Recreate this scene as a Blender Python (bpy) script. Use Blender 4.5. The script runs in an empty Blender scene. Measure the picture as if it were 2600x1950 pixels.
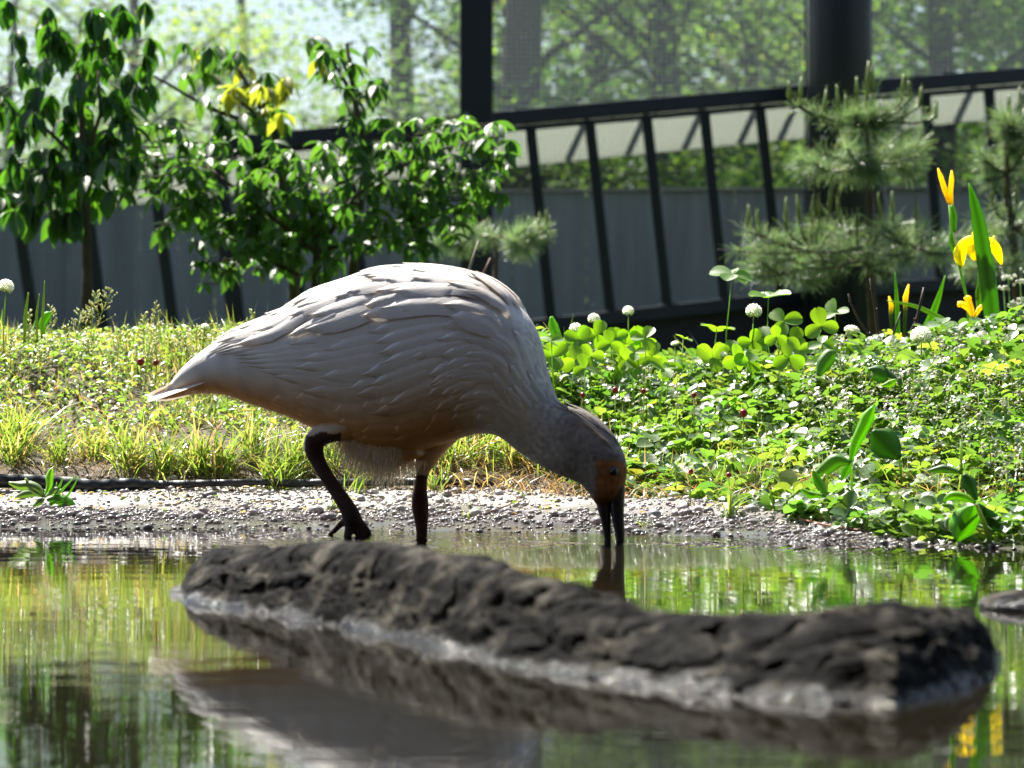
import bpy, bmesh, math, random
import numpy as np
from mathutils import Vector, noise
from mathutils.bvhtree import BVHTree

R = math.radians
random.seed(7)
rng = np.random.default_rng(11)
SC = bpy.context.scene
COL = SC.collection

# ------------------------------------------------------------------ camera
F = 7320.0            # focal length in photograph pixels (2600 wide)
H = 0.224             # lens height above the water
HY = 940.0            # horizon row
cam_d = bpy.data.cameras.new("camera")
cam = bpy.data.objects.new("camera", cam_d)
COL.objects.link(cam)
cam.location = (0, 0, H)
cam.rotation_euler = (R(90) - math.atan(35 / F), 0, 0)
cam_d.sensor_width = 36
cam_d.lens = 36 * F / 2600
cam_d.clip_start = 0.05
cam_d.clip_end = 3000
cam_d.dof.use_dof = True
cam_d.dof.focus_distance = 4.3
cam_d.dof.aperture_fstop = 9.0
SC.camera = cam

# ------------------------------------------------------------------ light
SUN_AZ, SUN_EL = -33.0, 54.0      # degrees left of the view direction, elevation
sd = Vector((math.sin(R(SUN_AZ)) * math.cos(R(SUN_EL)), math.cos(R(SUN_AZ)) * math.cos(R(SUN_EL)), math.sin(R(SUN_EL))))
W = bpy.data.worlds.new("World")
SC.world = W
W.use_nodes = True
wn = W.node_tree
bg = wn.nodes["Background"]
sky = wn.nodes.new("ShaderNodeTexSky")
sky.sky_type = 'NISHITA'
sky.sun_disc = False
sky.sun_elevation = R(SUN_EL)
sky.sun_rotation = R(SUN_AZ)
sky.air_density = 1.0
sky.dust_density = 1.2
sky.ozone_density = 1.0
wn.links.new(sky.outputs[0], bg.inputs[0])
bg.inputs[1].default_value = 0.055
sl = bpy.data.lights.new("sun", 'SUN')
sl.energy = 5.0
sl.angle = R(0.55)
sl.color = (1.0, 0.95, 0.86)
sun = bpy.data.objects.new("sun", sl)
COL.objects.link(sun)
sun.rotation_euler = (-sd).to_track_quat('-Z', 'Y').to_euler()
SC.view_settings.view_transform = 'Standard'
SC.view_settings.look = 'None'
SC.view_settings.exposure = 1.65
SC.view_settings.gamma = 1.0
SC.cycles.use_denoising = True
SC.cycles.max_bounces = 8
SC.cycles.transparent_max_bounces = 8
SC.cycles.caustics_reflective = False
SC.cycles.caustics_refractive = False

# ------------------------------------------------------------------ helpers
def P(px, py, d):
    return Vector(((px - 1300) / F * d, d, H + (HY - py) / F * d))

def proj(v):
    return 1300 + v[0] / v[1] * F, HY - (v[2] - H) / v[1] * F

def tag(o, label=None, cat=None, group=None, kind=None):
    if label: o["label"] = label
    if cat: o["category"] = cat
    if group: o["group"] = group
    if kind: o["kind"] = kind
    return o

def empty(name, loc=(0, 0, 0)):
    o = bpy.data.objects.new(name, None)
    COL.objects.link(o)
    o.location = loc
    o.empty_display_size = 0.02
    return o

def mesh_obj(name, verts, faces, mat, parent=None, cols=None, smooth=True, loc=None):
    """one mesh object; world coordinates unless loc is given"""
    me = bpy.data.meshes.new(name)
    verts = np.asarray(verts, dtype=np.float32).reshape(-1, 3)
    if isinstance(faces, np.ndarray) and faces.ndim == 2:
        n, k = faces.shape
        me.vertices.add(len(verts)); me.vertices.foreach_set("co", verts.ravel())
        me.loops.add(n * k); me.loops.foreach_set("vertex_index", faces.astype(np.int32).ravel())
        me.polygons.add(n)
        me.polygons.foreach_set("loop_start", np.arange(0, n * k, k, dtype=np.int32))
        me.update(calc_edges=True)
    else:
        me.from_pydata(verts.tolist(), [], [list(map(int, f)) for f in faces])
    if smooth:
        me.polygons.foreach_set("use_smooth", np.ones(len(me.polygons), dtype=bool))
    if cols is not None:
        cols = np.asarray(cols, dtype=np.float32)
        if cols.ndim == 1: cols = np.tile(cols, (len(verts), 1))
        a = me.color_attributes.new("Col", 'FLOAT_COLOR', 'POINT')
        a.data.foreach_set("color", np.hstack([cols[:, :3], np.ones((len(verts), 1), np.float32)]).astype(np.float32).ravel())
    me.validate()
    o = bpy.data.objects.new(name, me)
    me.materials.append(mat)
    COL.objects.link(o)
    if parent is not None:
        o.parent = parent
        o.matrix_parent_inverse = parent.matrix_basis.inverted() if parent.type == 'EMPTY' and loc is None else o.matrix_parent_inverse
    if loc is not None: o.location = loc
    return o

class MB:
    def __init__(s): s.v, s.f, s.c = [], [], []; s.n = 0
    def add(s, v, f, c=None):
        v = np.asarray(v, float).reshape(-1, 3)
        s.v.append(v); s.f.extend([[i + s.n for i in q] for q in f])
        s.c.append(np.tile(np.asarray(c if c is not None else (1, 1, 1), float), (len(v), 1)) if c is None or np.ndim(c) == 1 else np.asarray(c, float))
        s.n += len(v)
    def tube(s, pts, rad, seg=8, c=None, cap=True):
        pts = [Vector(p) for p in pts]; n = len(pts)
        if not hasattr(rad, '__len__'): rad = [rad] * n
        vs, fs = [], []
        up = Vector((0.13, 0.21, 0.97))
        for i, p in enumerate(pts):
            t = (pts[min(i + 1, n - 1)] - pts[max(i - 1, 0)]).normalized()
            a = t.cross(up)
            if a.length < 1e-3: a = t.cross(Vector((1, 0, 0)))
            a.normalize(); b = t.cross(a)
            for k in range(seg):
                th = 2 * math.pi * k / seg
                vs.append(p + (a * math.cos(th) + b * math.sin(th)) * rad[i])
        for i in range(n - 1):
            for k in range(seg):
                fs.append([i * seg + k, i * seg + (k + 1) % seg, (i + 1) * seg + (k + 1) % seg, (i + 1) * seg + k])
        if cap:
            fs.append(list(range(seg))[::-1]); fs.append([(n - 1) * seg + k for k in range(seg)])
        s.add([tuple(v) for v in vs], fs, c)
    def bar(s, p0, p1, w, dep, c=None, side=None):
        """box along p0-p1, width w in the picture plane, depth dep"""
        p0, p1 = Vector(p0), Vector(p1)
        t = (p1 - p0).normalized()
        y = Vector(side) if side else Vector((0, 1, 0))
        a = t.cross(y).normalized(); b = a.cross(t).normalized()
        vs = []
        for p in (p0, p1):
            for i, j in ((-1, -1), (1, -1), (1, 1), (-1, 1)):
                vs.append(tuple(p + a * i * w / 2 + b * j * dep / 2))
        s.add(vs, [[3, 2, 1, 0], [4, 5, 6, 7], [0, 1, 5, 4], [1, 2, 6, 5], [2, 3, 7, 6], [3, 0, 4, 7]], c)
    def build(s, name, mat, parent=None, smooth=True):
        return mesh_obj(name, np.vstack(s.v), s.f, mat, parent, np.vstack(s.c), smooth)

def bevel(o, w=0.004, seg=2):
    m = o.modifiers.new("bevel", 'BEVEL'); m.width = w; m.segments = seg; m.limit_method = 'ANGLE'
    return o

# ------------------------------------------------------------------ materials
def newmat(name):
    m = bpy.data.materials.new(name); m.use_nodes = True
    nt = m.node_tree
    return m, nt, nt.nodes["Principled BSDF"]

def N(nt, t, **k):
    n = nt.nodes.new(t)
    for a, b in k.items():
        if a.startswith('i_'):
            key = a[2:]
            n.inputs[int(key) if key.isdigit() else key].default_value = b
        else: setattr(n, a, b)
    return n

def mixrgb(nt, fac, a, b, blend='MIX'):
    n = nt.nodes.new("ShaderNodeMix"); n.data_type = 'RGBA'; n.blend_type = blend
    for sock, v in ((n.inputs[0], fac), (n.inputs[6], a), (n.inputs[7], b)):
        if hasattr(v, 'links') or hasattr(v, 'is_linked'): nt.links.new(v, sock)
        elif isinstance(v, (int, float)): sock.default_value = v
        else: sock.default_value = (*v, 1)
    return n.outputs[2]

def leafmat(name, tcol=(2.4, 2.5, 0.9), tr=1.0, rough=0.42, spec=0.5, bump=0.0):
    m, nt, b = newmat(name)
    at = N(nt, "ShaderNodeAttribute", attribute_name="Col")
    nz = N(nt, "ShaderNodeTexNoise", i_Scale=90.0, i_Detail=2.0)
    geo = N(nt, "ShaderNodeNewGeometry")
    nt.links.new(geo.outputs["Position"], nz.inputs["Vector"])
    c = mixrgb(nt, 0.35, at.outputs[0], nz.outputs[0], 'OVERLAY')
    nt.links.new(c, b.inputs["Base Color"])
    b.inputs["Roughness"].default_value = rough
    b.inputs["Specular IOR Level"].default_value = spec
    tl = N(nt, "ShaderNodeBsdfTranslucent")
    tc = mixrgb(nt, 1.0, at.outputs[0], tuple(x * tr for x in tcol), 'MULTIPLY')
    nt.links.new(tc, tl.inputs[0])
    ad = N(nt, "ShaderNodeAddShader")
    nt.links.new(b.outputs[0], ad.inputs[0]); nt.links.new(tl.outputs[0], ad.inputs[1])
    nt.links.new(ad.outputs[0], nt.nodes["Material Output"].inputs[0])
    if bump:
        bp = N(nt, "ShaderNodeBump", i_Strength=bump, i_Distance=0.002)
        n2 = N(nt, "ShaderNodeTexNoise", i_Scale=260.0)
        nt.links.new(geo.outputs["Position"], n2.inputs["Vector"])
        nt.links.new(n2.outputs[0], bp.inputs["Height"]); nt.links.new(bp.outputs[0], b.inputs["Normal"])
    return m

def plainmat(name, col=None, rough=0.6, spec=0.5, nscale=30.0, namt=0.35, bump=0.0, bdist=0.002, metal=0.0):
    """colour from the Col attribute when col is None"""
    m, nt, b = newmat(name)
    geo = N(nt, "ShaderNodeNewGeometry")
    nz = N(nt, "ShaderNodeTexNoise", i_Scale=nscale, i_Detail=5.0, i_Roughness=0.6)
    nt.links.new(geo.outputs["Position"], nz.inputs["Vector"])
    src = N(nt, "ShaderNodeAttribute", attribute_name="Col").outputs[0] if col is None else col
    c = mixrgb(nt, namt, src, nz.outputs[0], 'OVERLAY')
    nt.links.new(c, b.inputs["Base Color"])
    b.inputs["Roughness"].default_value = rough
    b.inputs["Specular IOR Level"].default_value = spec
    b.inputs["Metallic"].default_value = metal
    if bump:
        bp = N(nt, "ShaderNodeBump", i_Strength=bump, i_Distance=bdist)
        nt.links.new(nz.outputs[0], bp.inputs["Height"]); nt.links.new(bp.outputs[0], b.inputs["Normal"])
    return m

M = {}
M['grass'] = leafmat("grass_blade", tcol=(2.0, 1.95, 1.0), rough=0.36, spec=0.55)
M['leaf'] = leafmat("ground_leaf", tcol=(1.9, 2.0, 0.8), rough=0.40, spec=0.55, bump=0.25)
M['clover'] = leafmat("clover_leaf", tcol=(2.7, 2.9, 0.5), rough=0.5, spec=0.35)
M['shrub'] = leafmat("shrub_leaf", tcol=(1.7, 2.1, 0.6), rough=0.48, spec=0.32)
M['tree'] = leafmat("tree_leaf", tcol=(1.7, 1.8, 0.75), rough=0.7, spec=0.12)
M['needle'] = leafmat("pine_needle", tcol=(1.0, 1.1, 0.5), rough=0.4, spec=0.5)
M['petal'] = leafmat("petal", tcol=(0.5, 0.5, 0.45), rough=0.55, spec=0.25)
M['bark'] = plainmat("bark", None, 0.85, 0.2, 40, 0.6, 0.6, 0.006)
M['twig'] = plainmat("twig", None, 0.6, 0.4, 120, 0.5, 0.3)
M['metal'] = plainmat("dark_painted_metal", (0.009, 0.014, 0.021), 0.45, 0.4, 6, 0.4)
M['wire'] = leafmat("pale_nylon_net", tcol=(0.9, 0.95, 1.0), rough=0.5, spec=0.4)
def streak_mat(name, col):
    m, nt, b = newmat(name)
    geo = N(nt, "ShaderNodeNewGeometry")
    mp = N(nt, "ShaderNodeMapping"); mp.inputs[3].default_value = (9, 9, 0.8)
    nt.links.new(geo.outputs["Position"], mp.inputs[0])
    n1 = N(nt, "ShaderNodeTexNoise", i_Scale=1.0, i_Detail=6.0, i_Roughness=0.65); nt.links.new(mp.outputs[0], n1.inputs["Vector"])
    vo = N(nt, "ShaderNodeTexVoronoi", i_Scale=5.0); nt.links.new(geo.outputs["Position"], vo.inputs["Vector"])
    sp = N(nt, "ShaderNodeMath", operation='LESS_THAN', i_1=0.035); nt.links.new(vo.outputs[0], sp.inputs[0])
    c = mixrgb(nt, 0.85, col, n1.outputs[0], 'OVERLAY')
    c = mixrgb(nt, sp.outputs[0], c, (0.45, 0.45, 0.43))
    nt.links.new(c, b.inputs["Base Color"]); b.inputs["Roughness"].default_value = 0.65
    return m
M['board'] = streak_mat("stained_grey_board", (0.11, 0.135, 0.17))
M['board_plain'] = plainmat("grey_board", (0.11, 0.135, 0.17), 0.7, 0.25, 3.5, 0.55)
M['mesh'] = plainmat("black_mesh", (0.03, 0.03, 0.034), 0.65, 0.3, 60, 0.4)
M['pale'] = leafmat("pale_screen", tcol=(0.8, 0.8, 0.78), rough=0.6, spec=0.3)
M['palepost'] = plainmat("weathered_post", (0.20, 0.20, 0.19), 0.6, 0.3, 12, 0.5)
M['berry'] = plainmat("berry", (0.30, 0.012, 0.012), 0.35, 0.5, 400, 0.3)
M['edging'] = plainmat("black_plastic", (0.014, 0.016, 0.02), 0.35, 0.5, 60, 0.4, 0.3, 0.003)

# soil / ground
def ground_mat():
    m, nt, b = newmat("soil_and_lawn")
    geo = N(nt, "ShaderNodeNewGeometry")
    n1 = N(nt, "ShaderNodeTexNoise", i_Scale=14.0, i_Detail=8.0, i_Roughness=0.7)
    n2 = N(nt, "ShaderNodeTexNoise", i_Scale=120.0, i_Detail=6.0, i_Roughness=0.7)
    for n in (n1, n2): nt.links.new(geo.outputs["Position"], n.inputs["Vector"])
    r1 = N(nt, "ShaderNodeValToRGB"); nt.links.new(n1.outputs[0], r1.inputs[0])
    r1.color_ramp.elements[0].position = 0.35; r1.color_ramp.elements[0].color = (0.05, 0.036, 0.022, 1)
    r1.color_ramp.elements[1].position = 0.68; r1.color_ramp.elements[1].color = (0.17, 0.125, 0.085, 1)
    c = mixrgb(nt, 0.5, r1.outputs[0], n2.outputs[0], 'OVERLAY')
    at = N(nt, "ShaderNodeAttribute", attribute_name="Col")
    c = mixrgb(nt, at.outputs[2], c, (0.05, 0.075, 0.018))   # Fac of Col: lawn far away
    nt.links.new(c, b.inputs["Base Color"])
    b.inputs["Roughness"].default_value = 0.85
    bp = N(nt, "ShaderNodeBump", i_Strength=0.8, i_Distance=0.01)
    nt.links.new(n2.outputs[0], bp.inputs["Height"]); nt.links.new(bp.outputs[0], b.inputs["Normal"])
    return m
M['ground'] = ground_mat()

def apron_mat(name, pebble=False):
    """concrete grit, wet and glossy close to the water"""
    m, nt, b = newmat(name)
    geo = N(nt, "ShaderNodeNewGeometry")
    sep = N(nt, "ShaderNodeSeparateXYZ"); nt.links.new(geo.outputs["Position"], sep.inputs[0])
    n1 = N(nt, "ShaderNodeTexNoise", i_Scale=9.0, i_Detail=6.0)
    n2 = N(nt, "ShaderNodeTexNoise", i_Scale=230.0, i_Detail=5.0, i_Roughness=0.7)
    for n in (n1, n2): nt.links.new(geo.outputs["Position"], n.inputs["Vector"])
    wet = N(nt, "ShaderNodeMapRange", i_1=0.040, i_2=0.010)
    wet.inputs[3].default_value = 0; wet.inputs[4].default_value = 1
    ad = N(nt, "ShaderNodeMath", operation='MULTIPLY_ADD', i_1=-0.05, i_2=0.025)
    nt.links.new(n1.outputs[0], ad.inputs[0])
    a2 = N(nt, "ShaderNodeMath", operation='ADD')
    nt.links.new(sep.outputs[2], a2.inputs[0]); nt.links.new(ad.outputs[0], a2.inputs[1])
    nt.links.new(a2.outputs[0], wet.inputs[0])
    dry = mixrgb(nt, n1.outputs[0], (0.24, 0.215, 0.19), (0.36, 0.325, 0.29))
    if pebble:
        at = N(nt, "ShaderNodeAttribute", attribute_name="Col")
        dry = at.outputs[0]
    c = mixrgb(nt, 0.5, dry, n2.outputs[0], 'OVERLAY')
    c = mixrgb(nt, wet.outputs[0], c, mixrgb(nt, 1.0, c, ((0.68, 0.66, 0.66) if pebble else (0.30, 0.30, 0.31)), 'MULTIPLY'))
    nt.links.new(c, b.inputs["Base Color"])
    ro = N(nt, "ShaderNodeMapRange"); ro.inputs[3].default_value = 0.6 if not pebble else 0.5; ro.inputs[4].default_value = 0.13 if pebble else 0.05
    nt.links.new(wet.outputs[0], ro.inputs[0]); nt.links.new(ro.outputs[0], b.inputs["Roughness"])
    b.inputs["Specular IOR Level"].default_value = 0.6
    bp = N(nt, "ShaderNodeBump", i_Strength=0.5, i_Distance=0.0008 if not pebble else 0.0006)
    nt.links.new(n2.outputs[0], bp.inputs["Height"]); nt.links.new(bp.outputs[0], b.inputs["Normal"])
    return m
M['apron'] = apron_mat("wet_mortar")
M['pebble'] = apron_mat("wet_grit", True)

def rock_mat():
    m, nt, b = newmat("dark_wet_rock")
    geo = N(nt, "ShaderNodeNewGeometry")
    sep = N(nt, "ShaderNodeSeparateXYZ"); nt.links.new(geo.outputs["Position"], sep.inputs[0])
    mp = N(nt, "ShaderNodeMapping"); mp.inputs[3].default_value = (12, 85, 130)
    nt.links.new(geo.outputs["Position"], mp.inputs[0])
    n1 = N(nt, "ShaderNodeTexNoise", i_Scale=1.0, i_Detail=7.0, i_Roughness=0.65, i_Distortion=0.6)
    nt.links.new(mp.outputs[0], n1.inputs["Vector"])
    n2 = N(nt, "ShaderNodeTexNoise", i_Scale=26.0, i_Detail=6.0, i_Roughness=0.6)
    nt.links.new(geo.outputs["Position"], n2.inputs["Vector"])
    r1 = N(nt, "ShaderNodeValToRGB"); nt.links.new(n2.outputs[0], r1.inputs[0])
    e = r1.color_ramp.elements
    e[0].position = 0.40; e[0].color = (0.003, 0.003, 0.003, 1)
    e[1].position = 0.70; e[1].color = (0.095, 0.087, 0.070, 1)
    e2 = e.new(0.52); e2.color = (0.012, 0.0115, 0.011, 1)
    c = mixrgb(nt, 0.9, r1.outputs[0], n1.outputs[0], 'OVERLAY')
    wet = N(nt, "ShaderNodeMapRange", i_1=0.010, i_2=0.003)
    wet.inputs[3].default_value = 0; wet.inputs[4].default_value = 1
    ad = N(nt, "ShaderNodeMath", operation='MULTIPLY_ADD', i_1=-0.035, i_2=0.018)
    n5 = N(nt, "ShaderNodeTexNoise", i_Scale=22.0, i_Detail=4.0, i_Roughness=0.65)
    nt.links.new(geo.outputs["Position"], n5.inputs["Vector"])
    nt.links.new(n5.outputs[0], ad.inputs[0])
    a2 = N(nt, "ShaderNodeMath", operation='ADD')
    nt.links.new(sep.outputs[2], a2.inputs[0]); nt.links.new(ad.outputs[0], a2.inputs[1])
    nt.links.new(a2.outputs[0], wet.inputs[0])
    c = mixrgb(nt, wet.outputs[0], c, mixrgb(nt, 1.0, c, (0.4, 0.4, 0.42), 'MULTIPLY'))
    nt.links.new(c, b.inputs["Base Color"])
    ro = N(nt, "ShaderNodeMapRange"); ro.inputs[3].default_value = 0.75; ro.inputs[4].default_value = 0.09
    sp = N(nt, "ShaderNodeMapRange"); sp.inputs[3].default_value = 0.04; sp.inputs[4].default_value = 0.36
    nt.links.new(wet.outputs[0], sp.inputs[0]); nt.links.new(sp.outputs[0], b.inputs["Specular IOR Level"])
    nt.links.new(wet.outputs[0], ro.inputs[0]); nt.links.new(ro.outputs[0], b.inputs["Roughness"])
    bp = N(nt, "ShaderNodeBump", i_Strength=1.0, i_Distance=0.006)
    nt.links.new(n1.outputs[0], bp.inputs["Height"]); nt.links.new(bp.outputs[0], b.inputs["Normal"])
    return m
M['rock'] = rock_mat()

BEAK = None
def water_mat(centres):
    m, nt, b = newmat("pond_water")
    b.inputs["Base Color"].default_value = (0.010, 0.0085, 0.005, 1)
    b.inputs["Roughness"].default_value = 0.015
    b.inputs["IOR"].default_value = 1.42
    geo = N(nt, "ShaderNodeNewGeometry")
    mp = N(nt, "ShaderNodeMapping"); mp.inputs[3].default_value = (7, 20, 1)
    nt.links.new(geo.outputs["Position"], mp.inputs[0])
    n1 = N(nt, "ShaderNodeTexNoise", i_Scale=1.0, i_Detail=2.5, i_Roughness=0.5)
    nt.links.new(mp.outputs[0], n1.inputs["Vector"])
    total = N(nt, "ShaderNodeMath", operation='MULTIPLY', i_1=0.00042)
    nt.links.new(n1.outputs[0], total.inputs[0])
    acc = total.outputs[0]
    for (cx, cy, amp, wl, reach) in centres:
        sub = N(nt, "ShaderNodeVectorMath", operation='DISTANCE'); sub.inputs[1].default_value = (cx, cy, 0)
        nt.links.new(geo.outputs["Position"], sub.inputs[0])
        ph = N(nt, "ShaderNodeMath", operation='MULTIPLY', i_1=2 * math.pi / wl); nt.links.new(sub.outputs["Value"], ph.inputs[0])
        sn = N(nt, "ShaderNodeMath", operation='SINE'); nt.links.new(ph.outputs[0], sn.inputs[0])
        fo = N(nt, "ShaderNodeMapRange", i_1=0.0, i_2=reach); fo.inputs[3].default_value = amp; fo.inputs[4].default_value = 0.0
        nt.links.new(sub.outputs["Value"], fo.inputs[0])
        ml = N(nt, "ShaderNodeMath", operation='MULTIPLY'); nt.links.new(sn.outputs[0], ml.inputs[0]); nt.links.new(fo.outputs[0], ml.inputs[1])
        sm = N(nt, "ShaderNodeMath", operation='ADD'); nt.links.new(acc, sm.inputs[0]); nt.links.new(ml.outputs[0], sm.inputs[1])
        acc = sm.outputs[0]
    bp = N(nt, "ShaderNodeBump", i_Strength=1.0, i_Distance=1.0)
    nt.links.new(acc, bp.inputs["Height"]); nt.links.new(bp.outputs[0], b.inputs["Normal"])
    return m

def feather_mat(name, tr=0.25):
    m, nt, b = newmat(name)
    at = N(nt, "ShaderNodeAttribute", attribute_name="Col")
    geo = N(nt, "ShaderNodeNewGeometry")
    mp = N(nt, "ShaderNodeMapping"); mp.inputs[2].default_value = (0, R(-38), R(22)); mp.inputs[3].default_value = (60, 420, 420)
    nt.links.new(geo.outputs["Position"], mp.inputs[0])
    n1 = N(nt, "ShaderNodeTexNoise", i_Scale=1.0, i_Detail=4.0, i_Roughness=0.6)
    nt.links.new(mp.outputs[0], n1.inputs["Vector"])
    n2 = N(nt, "ShaderNodeTexNoise", i_Scale=38.0, i_Detail=4.0)
    nt.links.new(geo.outputs["Position"], n2.inputs["Vector"])
    c = mixrgb(nt, 0.22, at.outputs[0], n1.outputs[0], 'OVERLAY')
    c = mixrgb(nt, 0.25, c, n2.outputs[0], 'OVERLAY')
    nt.links.new(c, b.inputs["Base Color"])
    b.inputs["Roughness"].default_value = 0.7
    b.inputs["Specular IOR Level"].default_value = 0.2
    bp = N(nt, "ShaderNodeBump", i_Strength=0.35, i_Distance=0.0012)
    nt.links.new(n1.outputs[0], bp.inputs["Height"]); nt.links.new(bp.outputs[0], b.inputs["Normal"])
    if tr:
        tl = N(nt, "ShaderNodeBsdfTranslucent")
        tc = mixrgb(nt, 1.0, at.outputs[0], (tr, tr * 0.9, tr * 0.75), 'MULTIPLY')
        nt.links.new(tc, tl.inputs[0])
        ad = N(nt, "ShaderNodeAddShader")
        nt.links.new(b.outputs[0], ad.inputs[0]); nt.links.new(tl.outputs[0], ad.inputs[1])
        nt.links.new(ad.outputs[0], nt.nodes["Material Output"].inputs[0])
    return m
M['feather'] = feather_mat("feather", 0.22)
M['fluff'] = feather_mat("down", 0.5)
M['body'] = feather_mat("plumage_skin", 0.0)
M['beak'] = plainmat("beak_horn", None, 0.35, 0.5, 120, 0.4, 0.2, 0.001)
M['eye'] = plainmat("eye", (0.006, 0.006, 0.010), 0.06, 0.7, 10, 0.0)
M['eyering'] = plainmat("eye_ring", (0.12, 0.045, 0.015), 0.5, 0.4, 200, 0.3)

# ------------------------------------------------------------------ ground
SH = np.array([(-40, 4.1), (-1.5, 4.12), (-0.7, 4.10), (-0.3, 4.10), (0.0, 4.03), (0.25, 3.94), (0.42, 3.82), (0.55, 3.70), (0.71, 3.58), (1.5, 3.3), (40, 3.3)])
PR = np.array([(-9, -0.35), (-0.6, -0.16), (-0.25, -0.045), (-0.05, -0.006), (0, 0), (0.06, 0.006), (0.3, 0.048), (0.34, 0.068), (0.6, 0.125), (0.9, 0.205), (1.15, 0.262), (1.5, 0.272), (4.5, 0.22), (60, 0.15), (300, 0.5)])
def shore(x): return np.interp(x, SH[:, 0], SH[:, 1])
def ground_z(x, y):
    t = y - shore(x)
    z = np.interp(t, PR[:, 0], PR[:, 1])
    k = np.clip((x - 0.0) / 0.12, 0, 1) * np.clip((t - 0.2) / 0.5, 0, 1) * np.clip((14 - t) / 6, 0, 1)
    return z - k * 0.075 * np.interp(x, [0.1, 0.35, 0.8], [1.0, 1.0, 0.7])

def far_bumps(x, y, z):
    # gentle lumps on the bank
    t = y - shore(x)
    k = np.clip((t - 0.3) / 0.4, 0, 1) * np.clip((30 - t) / 20, 0, 1)
    return z + k * (0.016 * np.sin(x * 7.3 + 1.0) * np.cos(y * 6.1) + 0.009 * np.sin(x * 17 + y * 13))
def GZ(x, y): return far_bumps(np.asarray(x, float), np.asarray(y, float), ground_z(np.asarray(x, float), np.asarray(y, float)))

xs = np.unique(np.concatenate([np.linspace(-1.3, 1.3, 131), np.linspace(-4, 4, 41), np.linspace(-14, 14, 29), np.linspace(-400, 400, 21)]))
ys = np.unique(np.concatenate([np.linspace(3.2, 5.8, 131), np.linspace(-8, 14, 45), np.linspace(14, 60, 24), np.linspace(60, 700, 9), [-60, -30]]))
X, Y = np.meshgrid(xs, ys)
Z = GZ(X, Y)
Z = np.where(Y < -4, np.maximum(Z, np.clip((-4 - Y) * 0.3 - 0.3, -0.35, 0.5)), Z)
edge = np.clip((np.abs(X) - 10) * 0.3 - 0.3, -0.35, 0.5)
Z = np.where((np.abs(X) > 9) & (Z < edge), edge, Z)
nx, ny = len(xs), len(ys)
idx = np.arange(nx * ny).reshape(ny, nx)
fq = np.stack([idx[:-1, :-1], idx[:-1, 1:], idx[1:, 1:], idx[1:, :-1]], -1).reshape(-1, 4)
lawn = np.clip((Y - shore(X) - 1.3) / 0.8, 0, 1).ravel()
gcol = np.stack([lawn] * 3, 1)
ground = mesh_obj("ground", np.stack([X, Y, Z], -1).reshape(-1, 3), fq, M['ground'], None, gcol)
tag(ground, kind="structure")

# mortar apron along the water, lying on the bank
ax = np.linspace(-2.2, 2.2, 221); at_ = np.linspace(-0.5, 0.262, 56)
AX, AT = np.meshgrid(ax, at_)
AY = shore(AX) + AT + 0.012 * np.sin(AX * 9)
AZ = ground_z(AX, AY) + 0.004
for i in range(AX.shape[0]):
    for j in range(AX.shape[1]):
        AZ[i, j] += 0.004 * noise.noise(Vector((AX[i, j] * 9, AY[i, j] * 14, 0))) + 0.0018 * noise.noise(Vector((AX[i, j] * 40, AY[i, j] * 50, 3)))
idx = np.arange(AX.size).reshape(AX.shape)
fq = np.stack([idx[:-1, :-1], idx[:-1, 1:], idx[1:, 1:], idx[1:, :-1]], -1).reshape(-1, 4)
apron = mesh_obj("shore_path", np.stack([AX, AY, AZ], -1).reshape(-1, 3), fq, M['apron'])
tag(apron, kind="structure")
apron_bvh = BVHTree.FromPolygons([tuple(v.co) for v in apron.data.vertices], [tuple(p.vertices) for p in apron.data.polygons])
def apron_z(x, y):
    h = apron_bvh.ray_cast(Vector((x, y, 1)), Vector((0, 0, -1)))
    return h[0].z if h[0] is not None else float(GZ(x, y))

# ------------------------------------------------------------------ water
PEN_B = P(1560, 1383, 3.72)
wat = mesh_obj("water", [(-11, -7, 0), (11, -7, 0), (11, 4.6, 0), (-11, 4.6, 0)], [[0, 1, 2, 3]],
               water_mat([(0.131, 3.72, 0.0006, 0.03, 0.55), (-0.03, 3.87, 0.00035, 0.028, 0.35), (-0.19, 3.89, 0.00035, 0.026, 0.3)]))
tag(wat, kind="structure")

# grit stones bedded in the mortar
ico = bmesh.new(); bmesh.ops.create_icosphere(ico, subdivisions=1, radius=1.0)
icov = np.array([v.co[:] for v in ico.verts]); icof = np.array([[v.index for v in f.verts] for f in ico.faces]); ico.free()
ico2 = bmesh.new(); bmesh.ops.create_icosphere(ico2, subdivisions=2, radius=1.0)
icov2 = np.array([v.co[:] for v in ico2.verts]); icof2 = np.array([[v.index for v in f.verts] for f in ico2.faces]); ico2.free()

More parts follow.
